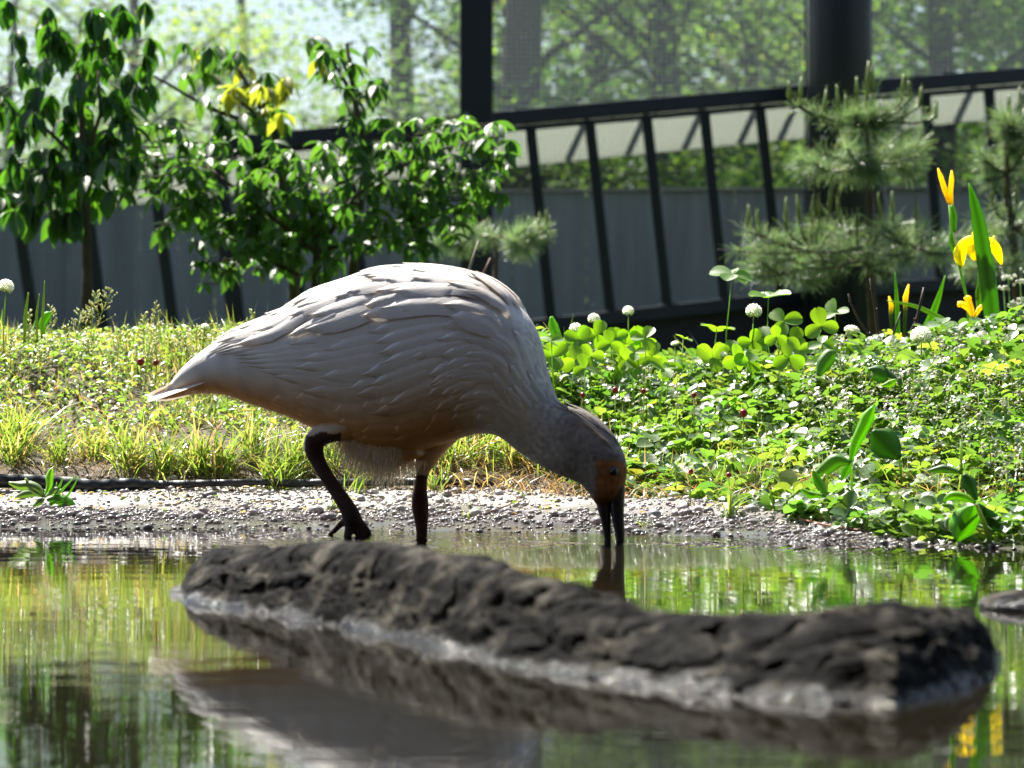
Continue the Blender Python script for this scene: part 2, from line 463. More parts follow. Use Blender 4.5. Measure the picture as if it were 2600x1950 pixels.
def grit():
    n = 27000
    x = rng.uniform(-1.0, 1.0, n); t = rng.uniform(-0.07, 0.33, n)
    y = shore(x) + t
    keep, zz = [], []
    for i in range(n):
        k = noise.noise(Vector((x[i] * 5, y[i] * 9, 7)))
        dens = 1.0 if t[i] < 0.12 else 0.42
        if x[i] < 0.35 and t[i] < 0.045 + 0.012 * math.sin(x[i] * 23): dens = 0.22
        if t[i] > 0.12 and k > 0.16 : dens = 0.12
        if x[i] > 0.5: dens *= max(0.1, 1 - (x[i] - 0.5) / 0.12)
        if rng.random() < dens:
            keep.append(i); zz.append(apron_z(x[i], y[i]))
    keep = np.array(keep); x, y, t = x[keep], y[keep], t[keep]; z = np.array(zz)
    n = len(x)
    s = rng.lognormal(math.log(0.0020), 0.48, n).clip(0.0011, 0.008)
    big = rng.random(n) < 0.012; s = np.where(big, rng.uniform(0.005, 0.011, n), s)
    ang = rng.uniform(0, 6.28, n)
    sc = np.stack([s * rng.uniform(0.9, 1.4, n), s * rng.uniform(0.8, 1.1, n), s * rng.uniform(0.6, 0.85, n)], 1)
    v = icov[None] * sc[:, None] * (1 + rng.uniform(-0.16, 0.16, (n, 12, 1)))
    c, sn = np.cos(ang)[:, None], np.sin(ang)[:, None]
    vx = v[..., 0] * c - v[..., 1] * sn; vy = v[..., 0] * sn + v[..., 1] * c
    v = np.stack([vx + x[:, None], vy + y[:, None], v[..., 2] + (z + s * 0.25)[:, None]], -1)
    f = icof[None] + (np.arange(n) * 12)[:, None, None]
    base = np.array([0.43, 0.405, 0.39]) * rng.uniform(0.4, 1.3, (n, 1)) * np.array([1, 1, 1]) + rng.normal(0, 0.012, (n, 3))
    cols = np.repeat(base.clip(0.04, 0.62), 12, 0)
    o = mesh_obj("gravel", v.reshape(-1, 3), f.reshape(-1, 3), M['pebble'], None, cols)
    tag(o, "wet rounded grit stones bedded along the water's edge", "gravel", kind="stuff")
grit()

# ------------------------------------------------------------------ foreground rock
def rock():
    fw = np.array([(430, 1530), (455, 1530), (520, 1537), (700, 1562), (900, 1600), (1050, 1630), (1120, 1652), (1300, 1692), (1500, 1727), (1700, 1755), (1900, 1775), (2100, 1790), (2270, 1792), (2400, 1762), (2530, 1722), (2545, 1719)], float)
    tp = np.array([(430, 1530), (455, 1505), (478, 1450), (520, 1412), (600, 1388), (760, 1374), (900, 1373), (1050, 1385), (1200, 1405), (1290, 1425), (1330, 1448), (1420, 1470), (1500, 1490), (1560, 1515), (1650, 1543), (1800, 1550), (1950, 1545), (2100, 1540), (2250, 1537), (2400, 1541), (2470, 1562), (2510, 1600), (2530, 1660), (2545, 1719)], float)
    pxs = np.concatenate([np.linspace(431, 520, 40), np.linspace(522, 2440, 520), np.linspace(2443, 2544, 50)])
    prof = np.array([(-0.05, -0.9), (-0.02, -0.35), (0.0, -0.02), (0.022, 0.06), (0.032, 0.16), (0.045, 0.46), (0.075, 0.78), (0.10, 0.93), (0.13, 1.0), (0.17, 0.97), (0.21, 0.75), (0.25, 0.35), (0.28, -0.05), (0.30, -0.9)])
    vs = np.linspace(0, len(prof) - 1, 110)
    e = np.interp(vs, range(len(prof)), prof[:, 0]); zf = np.interp(vs, range(len(prof)), prof[:, 1])
    verts = []
    for px in pxs:
        yf = np.interp(px, fw[:, 0], fw[:, 1]); yt = np.interp(px, tp[:, 0], tp[:, 1])
        d0 = H * F / (yf - HY); d1 = d0 + 0.13
        z1 = max(H - (yt - HY) * d1 / F, 0.002)
        endk = min(1, (px - 430) / 70, (2546 - px) / 60)
        thick = 0.45 + 0.55 * math.sqrt(max(endk, 0))
        shelf = np.interp(px, [430, 1050, 1150, 2200, 2350], [0.15, 0.25, 0.95, 0.9, 0.1]) * (0.75 + 0.7 * noise.noise(Vector((px * 0.012, 0.5, 0))))
        for ee, zz in zip(e, zf):
            if 0 < ee < 0.06: zz = zz + (1 - shelf) * 0.35 * math.sin(ee / 0.06 * math.pi)
            d = d0 + (ee - 0.13) * thick + 0.13 if False else d0 + ee * thick + 0.13 * (1 - thick) * 0.5
            z = zz * z1 if zz > 0 else zz * 0.05
            verts.append((((px - 1300) / F) * d, d, z))
    V = np.array(verts); nv = len(vs); npx = len(pxs)
    out = V.copy()
    for i, p in enumerate(V):
        kr = 0.35 + 0.65 * min(max((p[0] + 0.02) / 0.1, 0), 1)   # grain running along the right half
        q1 = Vector((p[0] * 9, p[1] * 16, p[2] * 40))
        q2 = Vector((p[0] * 13, p[1] * 75 - p[0] * 16, p[2] * 130))
        q3 = Vector((p[0] * 60, p[1] * 60, p[2] * 60))
        n1 = noise.fractal(q1 * 0.7, 1.2, 2.0, 2); n2 = noise.turbulence(q2, 3, False); n3 = noise.noise(q3)
        a = max(0.03, min(1, (p[2] - 0.004) / 0.02))
        out[i, 2] += a * (0.0055 * n1 + kr * 0.0055 * (n2 - 0.55) + 0.0006 * n3)
        crease = max(0.0, 1 - 7 * abs(noise.noise(Vector((p[0] * 4.5 + 3, p[1] * 18 - p[0] * 7, p[2] * 34))))) + 0.6 * max(0.0, 1 - 9 * abs(noise.noise(Vector((p[0] * 7 + 8, p[1] * 40 - p[0] * 12, p[2] * 80)))))
        out[i, 2] -= a * 0.004 * crease; out[i, 1] += a * 0.004 * crease
        out[i, 1] += (0.3 + 0.7 * a) * 0.009 * noise.fractal(q1 + Vector((9, 3, 5)), 1.0, 2.0, 4) + kr * 0.006 * (n2 - 0.5)
        out[i, 0] += 0.001 * n3
    idx = np.arange(npx * nv).reshape(npx, nv)
    fq = np.stack([idx[:-1, :-1], idx[1:, :-1], idx[1:, 1:], idx[:-1, 1:]], -1).reshape(-1, 4)
    o = mesh_obj("rock", out, fq, M['rock'])
    tag(o, "long low dark rock lying in the pond in front of the bird", "rock")
rock()

def flat_stone():
    c = P(2640, 1530, 2.72); c.z = 0.0
    vs = []
    for v in icov2:
        q = Vector(v); k = 1 + 0.12 * noise.noise(q * 2.2)
        vs.append((c.x + q.x * 0.062 * k, c.y + q.y * 0.07 * k, c.z + max(q.z, -0.6) * 0.017 * k + 0.002))
    o = mesh_obj("flat_stone", vs, icof2, M['rock'])
    m = o.modifiers.new("s", 'SUBSURF'); m.levels = 2; m.render_levels = 2
    tag(o, "small flat wet stone just above the water at the right edge", "stone")
flat_stone()

# ------------------------------------------------------------------ black lawn edging
def edging():
    pts = [(-200, 1196), (0, 1203), (90, 1206), (180, 1212), (240, 1219), (330, 1214), (400, 1221), (520, 1219), (640, 1216), (760, 1217), (900, 1216), (1080, 1214), (1250, 1216)]
    hh = [30, 28, 26, 26, 25, 22, 15, 9, 8, 12, 10, 11, 8]
    px = np.linspace(-200, 1250, 260)
    top = np.interp(px, [p[0] for p in pts], [p[1] for p in pts]); hg = np.interp(px, [p[0] for p in pts], hh)
    vs, fs = [], []
    for i, p in enumerate(px):
        d = 4.35 + 0.006 * math.sin(p * 0.02)
        a = P(p, top[i], d); b = P(p, top[i] + hg[i] + 8, d - 0.004)
        wob = 0.002 * math.sin(p * 0.05) + 0.0015 * math.sin(p * 0.13)
        for q, dy in ((a, 0), (b, 0), (b, 0.006), (a, 0.006)):
            vs.append((q.x, q.y + dy + wob, q.z))
    for i in range(len(px) - 1):
        for k in range(4):
            fs.append([i * 4 + k, i * 4 + (k + 1) % 4, i * 4 + 4 + (k + 1) % 4, i * 4 + 4 + k])
    o = mesh_obj("lawn_edging", vs, fs, M['edging'])
    tag(o, "wavy black plastic edging strip between grass and gravel", "edging")
edging()

# ------------------------------------------------------------------ fence and what is behind it
def dF(px): return 13.2 + 1.4 * px / 2600
def PF(px, py, extra=0): return P(px, py, dF(px) + extra)
RAIL_T = np.array([(560, 348), (882, 320), (1111, 299), (1300, 281), (1700, 246), (2050, 216), (2600, 172), (3000, 140)])
RAIL_B = np.array([(560, 400), (882, 373), (1111, 352), (1300, 335), (1700, 300), (2050, 270), (2600, 226), (3000, 194)])
BOT = np.array([(560, 905), (1111, 846), (1390, 808), (1900, 752), (2250, 716), (2600, 694), (3000, 660)])

def fence():
    root = empty("fence", P(1300, 990, 13.8))
    # top rail in two members
    mb = MB(); mb2 = MB()
    for a, b in zip(RAIL_T[:-1], RAIL_T[1:]):
        pa, pb = PF(a[0], a[1] + 19), PF(b[0], b[1] + 19)
        ext = (pb - pa) * 0.004
        mb.bar(pa - ext, pb + ext, 38 / F * 13.9, 0.07)
        pa, pb = PF(a[0], a[1] + 47, 0.03), PF(b[0], b[1] + 47, 0.03)
        mb2.bar(pa, pb, 12 / F * 13.9, 0.05)
    bevel(mb.build("top_rail", M['metal'], root, False), 0.006)
    mb2.build("lower_flange", M['metal'], root, False)
    mb = MB()
    for a, b in zip(BOT[:-1], BOT[1:]):
        mb.bar(PF(a[0], a[1] + 17), PF(b[0], b[1] + 17), 36 / F * 13.9, 0.08)
    bevel(mb.build("bottom_rail", M['metal'], root, False), 0.006)
    # leaning slats, each on its own
    slats = [(1347, 52), (1497, 53), (1642, 52), (1788, 51), (1929, 52), (2068, 50), (2208, 40), (2349, 38), (2510, 30), (2660, 30), (1196, 54), (1040, 56), (880, 58), (720, 58), (560, 58)]
    for x, lean in slats:
        yt = np.interp(x, RAIL_B[:, 0], RAIL_B[:, 1]); yb = np.interp(x + lean, BOT[:, 0], BOT[:, 1])
        mb = MB(); mb.bar(PF(x, yt - 4, 0.01), PF(x + lean, yb + 4, 0.01), 27 / F * 13.9, 0.045)
        bevel(mb.build("slat", M['metal'], root, False), 0.004)
    # fine screen below the bottom rail
    mb = MB()
    vs = []
    for px in np.linspace(560, 3000, 40):
        b = np.interp(px, BOT[:, 0], BOT[:, 1])
        vs += [tuple(PF(px, b + 30, 0.02)), tuple(PF(px, 975, 0.02))]
    fs = [[2 * i, 2 * i + 1, 2 * i + 3, 2 * i + 2] for i in range(39)]
    mb.add(vs, fs); mb.build("skirt_panel", M['mesh'], root, False)
    tag(root, "dark metal fence with leaning slats under a sloping top rail", "fence")

    # netting: pale nylon above the rail, dark mesh between the rails
    for (part_lab, col, wv, upper) in (("fine pale square netting stretched above the fence rail", (0.12, 0.135, 0.14), 0.0013, True), ("fine dark square mesh stretched between the fence rails", (0.02, 0.024, 0.028), 0.0009, False)):
        vs, fs = [], []
        zt = 4.4
        pxs = np.arange(-300, 3000, 12.3)
        def lims(px):
            d = dF(px) + 0.06
            yb = np.interp(px, BOT[:, 0], BOT[:, 1]) if px > 560 else 880
            yr = np.interp(px, RAIL_T[:, 0], RAIL_T[:, 1]) + 20 if px > 560 else np.interp(px, [-300, 600], [452, 396])
            zb, zr = H + (HY - yb) / F * d, H + (HY - yr) / F * d
            return (zr, zt) if upper else (zb, zr)
        for px in pxs:
            d = dF(px) + 0.06; x = (px - 1300) / F * d; z0, z1 = lims(px); n0 = len(vs)
            vs += [(x - wv, d, z0), (x + wv, d, z0), (x + wv, d, z1), (x - wv, d, z1)]; fs.append([n0, n0 + 1, n0 + 2, n0 + 3])
        for z in np.arange(0.45, zt, 0.0235):
            for pa, pb in zip(pxs[:-1:8], list(pxs[8::8]) + [pxs[-1]]):
                z0, z1 = lims((pa + pb) / 2)
                if not (z0 < z < z1): continue
                n0 = len(vs); da, db = dF(pa) + 0.0615, dF(pb) + 0.0615
                xa, xb = (pa - 1300) / F * da, (pb - 1300) / F * db
                vs += [(xa, da, z - wv), (xb, db, z - wv), (xb, db, z + wv), (xa, da, z + wv)]; fs.append([n0, n0 + 1, n0 + 2, n0 + 3])
        o = mesh_obj("netting", vs, fs, M['wire'], None, np.array(col), False)
        tag(o, part_lab, "net", kind="stuff")

    # left run of the fence, lower rail
    root = empty("fence", P(250, 990, 13.2))
    mb = MB()
    L = [(-300, 452), (0, 441), (232, 430), (420, 414), (600, 396)]
    for a, b in zip(L[:-1], L[1:]): mb.bar(PF(*a), PF(*b), 26 / F * 13.3, 0.06)
    bevel(mb.build("top_rail", M['metal'], root, False), 0.005)
    mb = MB(); mb.bar(PF(-300, 905), PF(600, 905), 36 / F * 13.3, 0.08); mb.build("bottom_rail", M['metal'], root, False)
    for xt, xb in ((-140, -80), (30, 98), (210, 272), (388, 450), (540, 604)):
        mb = MB(); yt = np.interp(xt, [p[0] for p in L], [p[1] for p in L])
        mb.bar(PF(xt, yt + 6, 0.01), PF(xb, 900, 0.01), 29 / F * 13.3, 0.045)
        bevel(mb.build("slat", M['metal'], root, False), 0.004)
    tag(root, "lower dark metal fence section with leaning slats behind the leafy tree", "fence")

    # posts
    for (x0, x1, lab, nm) in ((1168, 1252, "narrower dark square post rising beside the leafy shrub", "fence_post"), (2051, 2214, "broad dark round steel column rising behind the young pine", "steel_column")):
        root = empty(nm, P((x0 + x1) / 2, 985, dF(x0) - 0.25))
        d = dF(x0) - 0.25
        w = (x1 - x0) / F * d; cx = ((x0 + x1) / 2 - 1300) / F * d
        mb = MB()
        if nm == "fence_post":
            mb.bar((cx, d, 0.12), (cx, d, 5.0), w, w)
            o = bevel(mb.build("shaft", M['metal'], root, False), 0.008)
        else:
            mb.tube([(cx, d, 0.12), (cx, d, 2.0), (cx, d, 5.0)], w / 2, 40)
            o = mb.build("shaft", M['metal'], root)
            mb = MB(); mb.tube([(cx, d, 0.12), (cx, d, 0.20)], w * 0.72, 32); mb.build("base_flange", M['metal'], root, False)
            mb = MB()
            xc = (2043 - 1300) / F * d
            mb.tube([(xc, d - 0.02, 0.3), (xc + 0.004, d - 0.02, 1.6), (xc - 0.003, d - 0.02, 3.0), (xc, d - 0.02, 5.0)], 0.007, 6); mb.build("cable", M['metal'], root)
        mb = MB()
        for z in (1.42, 1.34):
            mb.tube([(cx - w * 0.3, d - w * 0.52, z), (cx - w * 0.3, d - w * 0.47, z)], 0.012, 8)
        mb.build("bolt", M['palepost'], root)
        tag(root, lab, "post")

    # pale screen with posts leaning the other way
    root = empty("pale_screen", P(1300, 980, 15.2))
    ex = 1.4
    lineb = lambda px: 553 - 0.099 * px
    mb = MB(); vs = []
    xs_ = np.linspace(-300, 2950, 50)
    for px in xs_:
        vs += [tuple(PF(px, lineb(px) - 112, ex)), tuple(PF(px, lineb(px), ex)), tuple(PF(px, lineb(px) - 112, ex + 0.02)), tuple(PF(px, lineb(px), ex + 0.02))]
    fs = []
    for i in range(49):
        a = 4 * i
        fs += [[a, a + 1, a + 5, a + 4], [a + 3, a + 2, a + 6, a + 7], [a + 1, a + 3, a + 7, a + 5], [a + 2, a, a + 4, a + 6]]
    mb.add(vs, fs, (0.42, 0.43, 0.40)); mb.build("sheet", M['pale'], root, False)
    for px in list(range(-120, 1400, 152)) + [1463, 1615, 1759, 1900, 2002, 2150, 2300, 2450, 2600]:
        mb = MB(); y1 = lineb(px - 25)
        mb.bar(PF(px + 28, y1 - 110, ex - 0.05), PF(px - 22, y1 - 2, ex - 0.05), 17 / F * 15, 0.04)
        mb.build("post", M['palepost'], root, False)
    tag(root, "pale grey screen with leaning posts seen through the fence", "screen")
    # low grey board wall behind
    root = empty("board_wall", P(1300, 960, 16.6))
    xs_ = np.linspace(-400, 3000, 19)
    for a, b in zip(xs_[:-1], xs_[1:]):
        mb = MB()
        ya = 498 - 0.009 * a; yb = 498 - 0.009 * b
        pa, pb = P(a + 1.2, ya, 16.6), P(b - 1.2, yb, 16.6)
        mb.add([(pa.x, pa.y, 0.1), (pb.x, pb.y, 0.1), tuple(pb), tuple(pa), (pa.x, pa.y + .03, 0.1), (pb.x, pb.y + .03, 0.1), (pb.x, pb.y + .03, pb.z), (pa.x, pa.y + .03, pa.z)],
               [[0, 1, 2, 3], [5, 4, 7, 6], [3, 2, 6, 7], [1, 0, 4, 5], [0, 3, 7, 4], [2, 1, 5, 6]])
        mb.build("board", M['board'], root, False)
    mb = MB(); mb.bar(P(-400, 500, 16.58), P(3000, 469, 16.58), 0.012, 0.06); mb.build("capping", M['palepost'], root, False)
    tag(root, "low dark grey board wall behind the fence slats", "wall")
fence()

# ------------------------------------------------------------------ added unseen building behind the camera, cuts sky light
def blocker():
    root = empty("light_blocker", (0, -1.0, 0))  # added out of view to keep sky light off the bird's near side
    M['blocker_cladding'] = plainmat("dark_blocker_timber", (0.035, 0.030, 0.026), 0.8, 0.2, 8, 0.5)
    k = 0
    for x in np.arange(-13, 13, 0.5):
        mb = MB(); mb.bar((x + .25, -1.05 + 0.012 * (k % 2), -0.4), (x + .25, -1.05 + 0.012 * (k % 2), 6.2), 0.49, 0.08); mb.build("blocker_board", M['blocker_cladding'], root, False); k += 1
    mb = MB()
    mb.add([(-13.6, -0.35, 6.2), (13.6, -0.35, 6.2), (13.6, -5.5, 7.6), (-13.6, -5.5, 7.6), (-13.6, -0.35, 6.35), (13.6, -0.35, 6.35), (13.6, -5.5, 7.75), (-13.6, -5.5, 7.75)],
           [[0, 3, 2, 1], [4, 5, 6, 7], [0, 1, 5, 4], [1, 2, 6, 5], [2, 3, 7, 6], [3, 0, 4, 7]])
    mb.build("blocker_roof", M['metal'], root, False)
    for x in (-6, -3, 3, 6):
        mb = MB(); mb.bar((x - .7, -0.98, 1.6), (x + .7, -0.98, 1.6), 1.1, 0.06); mb.build("blocker_pane", M['eye'], root, False)
    tag(root, "added unseen dark building along the near side of the pond", "blocker")
blocker()

# ------------------------------------------------------------------ leaf scatter
def frames(n, yaw, tilt, roll=None):
    """rotation matrices: leaf local x = along leaf, y = across, z = normal"""
    cy, sy = np.cos(yaw), np.sin(yaw); ct, st = np.cos(tilt), np.sin(tilt)
    ex = np.stack([cy * ct, sy * ct, -st], -1)
    ey = np.stack([-sy, cy, np.zeros_like(cy)], -1)
    ez = np.cross(ex, ey)
    if roll is not None:
        cr, sr = np.cos(roll)[:, None], np.sin(roll)[:, None]
        ey, ez = ey * cr + ez * sr, ez * cr - ey * sr
    return ex, ey, ez

def scatter(tv, tf, pos, fr, scale, cols):
    ex, ey, ez = fr
    n = len(pos)
    sc = np.asarray(scale)
    if sc.ndim == 1: sc = np.stack([sc] * 3, 1)
    t = tv[None] * sc[:, None, :]
    v = pos[:, None] + t[..., 0:1] * ex[:, None] + t[..., 1:2] * ey[:, None] + t[..., 2:3] * ez[:, None]
    f = tf[None] + (np.arange(n) * len(tv))[:, None, None]
    c = np.repeat(cols, len(tv), 0)
    return v.reshape(-1, 3), f.reshape(-1, tf.shape[1]), c

def merge(parts):
    vs, fs, cs, o = [], [], [], 0
    for v, f, c in parts:
        vs.append(v); fs.append(f + o); cs.append(c); o += len(v)
    return np.vstack(vs), np.vstack(fs), np.vstack(cs)

# templates (quads): pointed leaf, unit length along +x
def leaf_template(wid=0.3, droop=0.15, fold=0.12, rows=5, power=1.0):
    v, f = [], []
    for i in range(rows):
        u = i / (rows - 1)
        w = wid * (math.sin(math.pi * min(1, u * 0.93 + 0.05)) ** power) if 0 < i < rows - 1 else (0.03 if i == 0 else 0.008)
        z = -droop * u * u
        v += [(u, -w, z + fold * w), (u, 0, z), (u, w, z + fold * w)]
    for i in range(rows - 1):
        a = 3 * i
        f += [(a, a + 3, a + 4, a + 1), (a + 1, a + 4, a + 5, a + 2)]
    return np.array(v), np.array(f)
LEAF = leaf_template(0.27, 0.22, 0.5, 5)
ROUND = leaf_template(0.46, 0.10, 0.35, 6, 0.6)
TL = leaf_template(0.42, 0.12, 0.3, 4, 0.8)

def trifoliate():
    parts = []
    for a in (0, 2.05, -2.05):
        v, f = ROUND
        ca, sa = math.cos(a), math.sin(a)
        w = v.copy(); w[:, 0] += 0.08
        parts.append((np.stack([w[:, 0] * ca - w[:, 1] * sa, w[:, 0] * sa + w[:, 1] * ca, w[:, 2]], 1), f, np.zeros((len(v), 3))))
    v, f, _ = merge(parts)
    return v, f
TRI = trifoliate()

def blades(x, y, z, hgt, wid, yaw, lean, col, segs=4, curl=1.0):
    """grass blades: arrays"""
    n = len(x)
    u = np.linspace(0, 1, segs)[None, :]
    dx, dy = np.cos(yaw)[:, None], np.sin(yaw)[:, None]
    off = (lean[:, None] * (u * 0.4 + 0.6 * curl * u * u)) * hgt[:, None]
    up = hgt[:, None] * (u - 0.35 * np.minimum(lean, 1.4)[:, None] * u * u)
    cx = x[:, None] + dx * off; cy = y[:, None] + dy * off; cz = z[:, None] + up
    face = yaw + rng.normal(0, 0.7, n)
    wx, wy = -np.sin(face)[:, None], np.cos(face)[:, None]
    w = wid[:, None] * np.array([0.75, 1.0, 0.75, 0.06] if segs == 4 else np.interp(np.linspace(0, 1, segs), [0, .35, .7, 1], [0.75, 1, 0.75, 0.05]))[None] * 0.5
    a = np.stack([cx - wx * w, cy - wy * w, cz], -1); b = np.stack([cx + wx * w, cy + wy * w, cz], -1)
    v = np.stack([a, b], 2).reshape(n, segs * 2, 3)
    q = np.array([(2 * i, 2 * i + 1, 2 * i + 3, 2 * i + 2) for i in range(segs - 1)])
    f = q[None] + (np.arange(n) * segs * 2)[:, None, None]
    return v.reshape(-1, 3), f.reshape(-1, 4), np.repeat(col, segs * 2, 0)

def palette(n, cols, w, jit=0.18):
    cols = np.array(cols); k = rng.choice(len(cols), n, p=np.array(w) / sum(w))
    return (cols[k] * rng.lognormal(0, jit, (n, 1)) * rng.lognormal(0, jit * 0.4, (n, 3))).clip(0.004, 0.6)

def nz2(x, y, s, o=0.0):
    return np.array([noise.noise(Vector((a * s, b * s, o))) for a, b in zip(x, y)])

def px_of(x, y): return 1300 + x / y * F

GREENS = [(0.062, 0.098, 0.020), (0.085, 0.115, 0.028), (0.045, 0.078, 0.016), (0.13, 0.125, 0.05), (0.17, 0.13, 0.075)]
def lawn_cover():
    parts = []
    # blade grass over the left bank
    n = 30000
    x = rng.uniform(-1.05, 0.55, n); t = rng.uniform(0.33, 1.75, n)
    y = shore(x) + t
    k = nz2(x, y, 5.0); k2 = nz2(x, y, 2.2, 5.0)
    bare = np.clip((0.74 - t) / 0.25, 0, 1) * (x < 0.05) * np.interp(x, [-0.7, -0.45, -0.2], [1.5, 1.1, 0.95])
    ok = rng.random(n) < np.clip(0.75 + 0.9 * k - 1.5 * bare + 0.35 * (k > 0.22), 0.03, 1) * np.where(x > 0.0, 0.35, 1.0)
    x, y, t, k = x[ok], y[ok], t[ok], k[ok]; n = len(x)
    h = (1 + 0.9 * np.clip(nz2(x, y, 3.0, 31.0), -.6, 1)) * rng.lognormal(math.log(0.028), 0.42, n).clip(0.010, 0.085) * (1 + 0.6 * np.clip(k, 0, 1)) * np.interp(t, [0.3, 0.7], [0.6, 1.0])
    parts.append(blades(x, y, GZ(x, y) - 0.003, h, rng.uniform(0.0014, 0.0036, n), rng.uniform(0, 6.28, n), rng.gamma(2.0, 0.32, n).clip(0.1, 1.6), palette(n, GREENS, [4, 3, 3, 4, 2.6])))
    # lush tufts leaning out over the edge
    for (tx, ty, m, hh) in ((330, 1160, 170, .075), (420, 1195, 150, .07), (500, 1190, 150, .08), (570, 1200, 120, .065), (700, 1225, 130, .07), (760, 1200, 140, .07), (910, 1215, 120, .06), (850, 1180, 140, .08), (1120, 1200, 150, .07), (1190, 1195, 120, .075), (1290, 1210, 110, .07), (1350, 1200, 100, .07), (150, 1130, 90, .06), (40, 1110, 110, .09), (640, 1130, 130, .08), (240, 1080, 110, .07), (60, 960, 100, .08), (20, 1020, 120, .08), (960, 1160, 120, .07), (1430, 1230, 90, .06), (1600, 1215, 60, .05)):
        d = 4.42 + max(0, (1225 - ty)) / 1000.0
        c = P(tx, ty, d)
        m = int(m * 0.75); xx = c.x + rng.normal(0, 0.011, m); yy = c.y + rng.normal(0, 0.022, m); hh = hh * 0.85
        yaw = np.where(rng.random(m) < 0.6, rng.normal(-1.2, 0.9, m), rng.uniform(0, 6.28, m))
        parts.append(blades(xx, yy, GZ(xx, yy) - 0.004, rng.lognormal(math.log(hh), 0.3, m).clip(.02, .13), rng.uniform(0.002, 0.0042, m), yaw, rng.gamma(2.6, 0.36, m).clip(0.1, 1.6), palette(m, GREENS, [5, 4, 3, 2.5, 1.2])))
    # dry straw on the bare strip
    m = 2600
    xx = rng.uniform(-1, 0.6, m); tt = rng.uniform(0.30, 0.75, m); yy = shore(xx) + tt
    parts.append(blades(xx, yy, GZ(xx, yy) + 0.002, rng.uniform(0.015, 0.05, m), rng.uniform(0.0008, 0.002, m), rng.uniform(0, 6.28, m), rng.uniform(1.2, 1.6, m), palette(m, [(0.14, 0.10, 0.05), (0.20, 0.16, 0.10), (0.09, 0.055, 0.03), (0.09, 0.11, 0.03)], [3, 2, 2, 2])))
    v, f, c = merge(parts)
    o = mesh_obj("grass", v, f, M['grass'], None, c)
    tag(o, "yellow green meadow grass covering the left bank", "grass", kind="stuff")
    # small weed leaves among the grass
    n = 24000
    x = rng.uniform(-1.05, 0.15, n); t = rng.uniform(0.38, 1.6, n); y = shore(x) + t
    k = nz2(x, y, 6.0, 9.0)
    ok = rng.random(n) < np.clip(0.6 + 1.2 * k - 0.7 * np.clip((0.6 - t) / 0.3, 0, 1), 0.02, 1)
    x, y, t = x[ok], y[ok], t[ok]; n = len(x)
    pos = np.stack([x, y, GZ(x, y) + rng.uniform(0.004, 0.032, n)], 1)
    fr = frames(n, rng.uniform(0, 6.28, n), rng.normal(0.15, 0.45, n), rng.normal(0, 0.5, n))
    v, f, c = scatter(LEAF[0], LEAF[1], pos, fr, rng.uniform(0.007, 0.016, n), palette(n, [(0.085, 0.13, 0.035), (0.06, 0.10, 0.03), (0.13, 0.15, 0.05), (0.16, 0.12, 0.05)], [4, 3, 2, 1]))
    o = mesh_obj("weed_leaves", v, f, M['leaf'], None, c)
    tag(o, "tiny silvery weed leaves mixed into the left grass", "weeds", kind="stuff")
lawn_cover()

def litter():
    n = 520
    x = rng.uniform(-0.95, 0.75, n); y = shore(x) + rng.beta(3, 1.3, n) * 0.30
    z = np.array([apron_z(a, b) for a, b in zip(x, y)]) + 0.003
    fr = frames(n, rng.uniform(0, 6.28, n), rng.normal(0, .3, n), rng.normal(0, .4, n))
    v, f, c = scatter(LEAF[0], LEAF[1], np.stack([x, y, z], 1), fr, rng.uniform(.004, .016, n), palette(n, [(0.12, 0.075, 0.04), (0.06, 0.04, 0.025), (0.17, 0.13, 0.08), (0.05, 0.08, 0.02)], [3, 3, 2, 2]))
    tag(mesh_obj("leaf_litter", v, f, M['leaf'], None, c), "dead leaf bits scattered over the gravel", "leaf litter", kind="stuff")
litter()

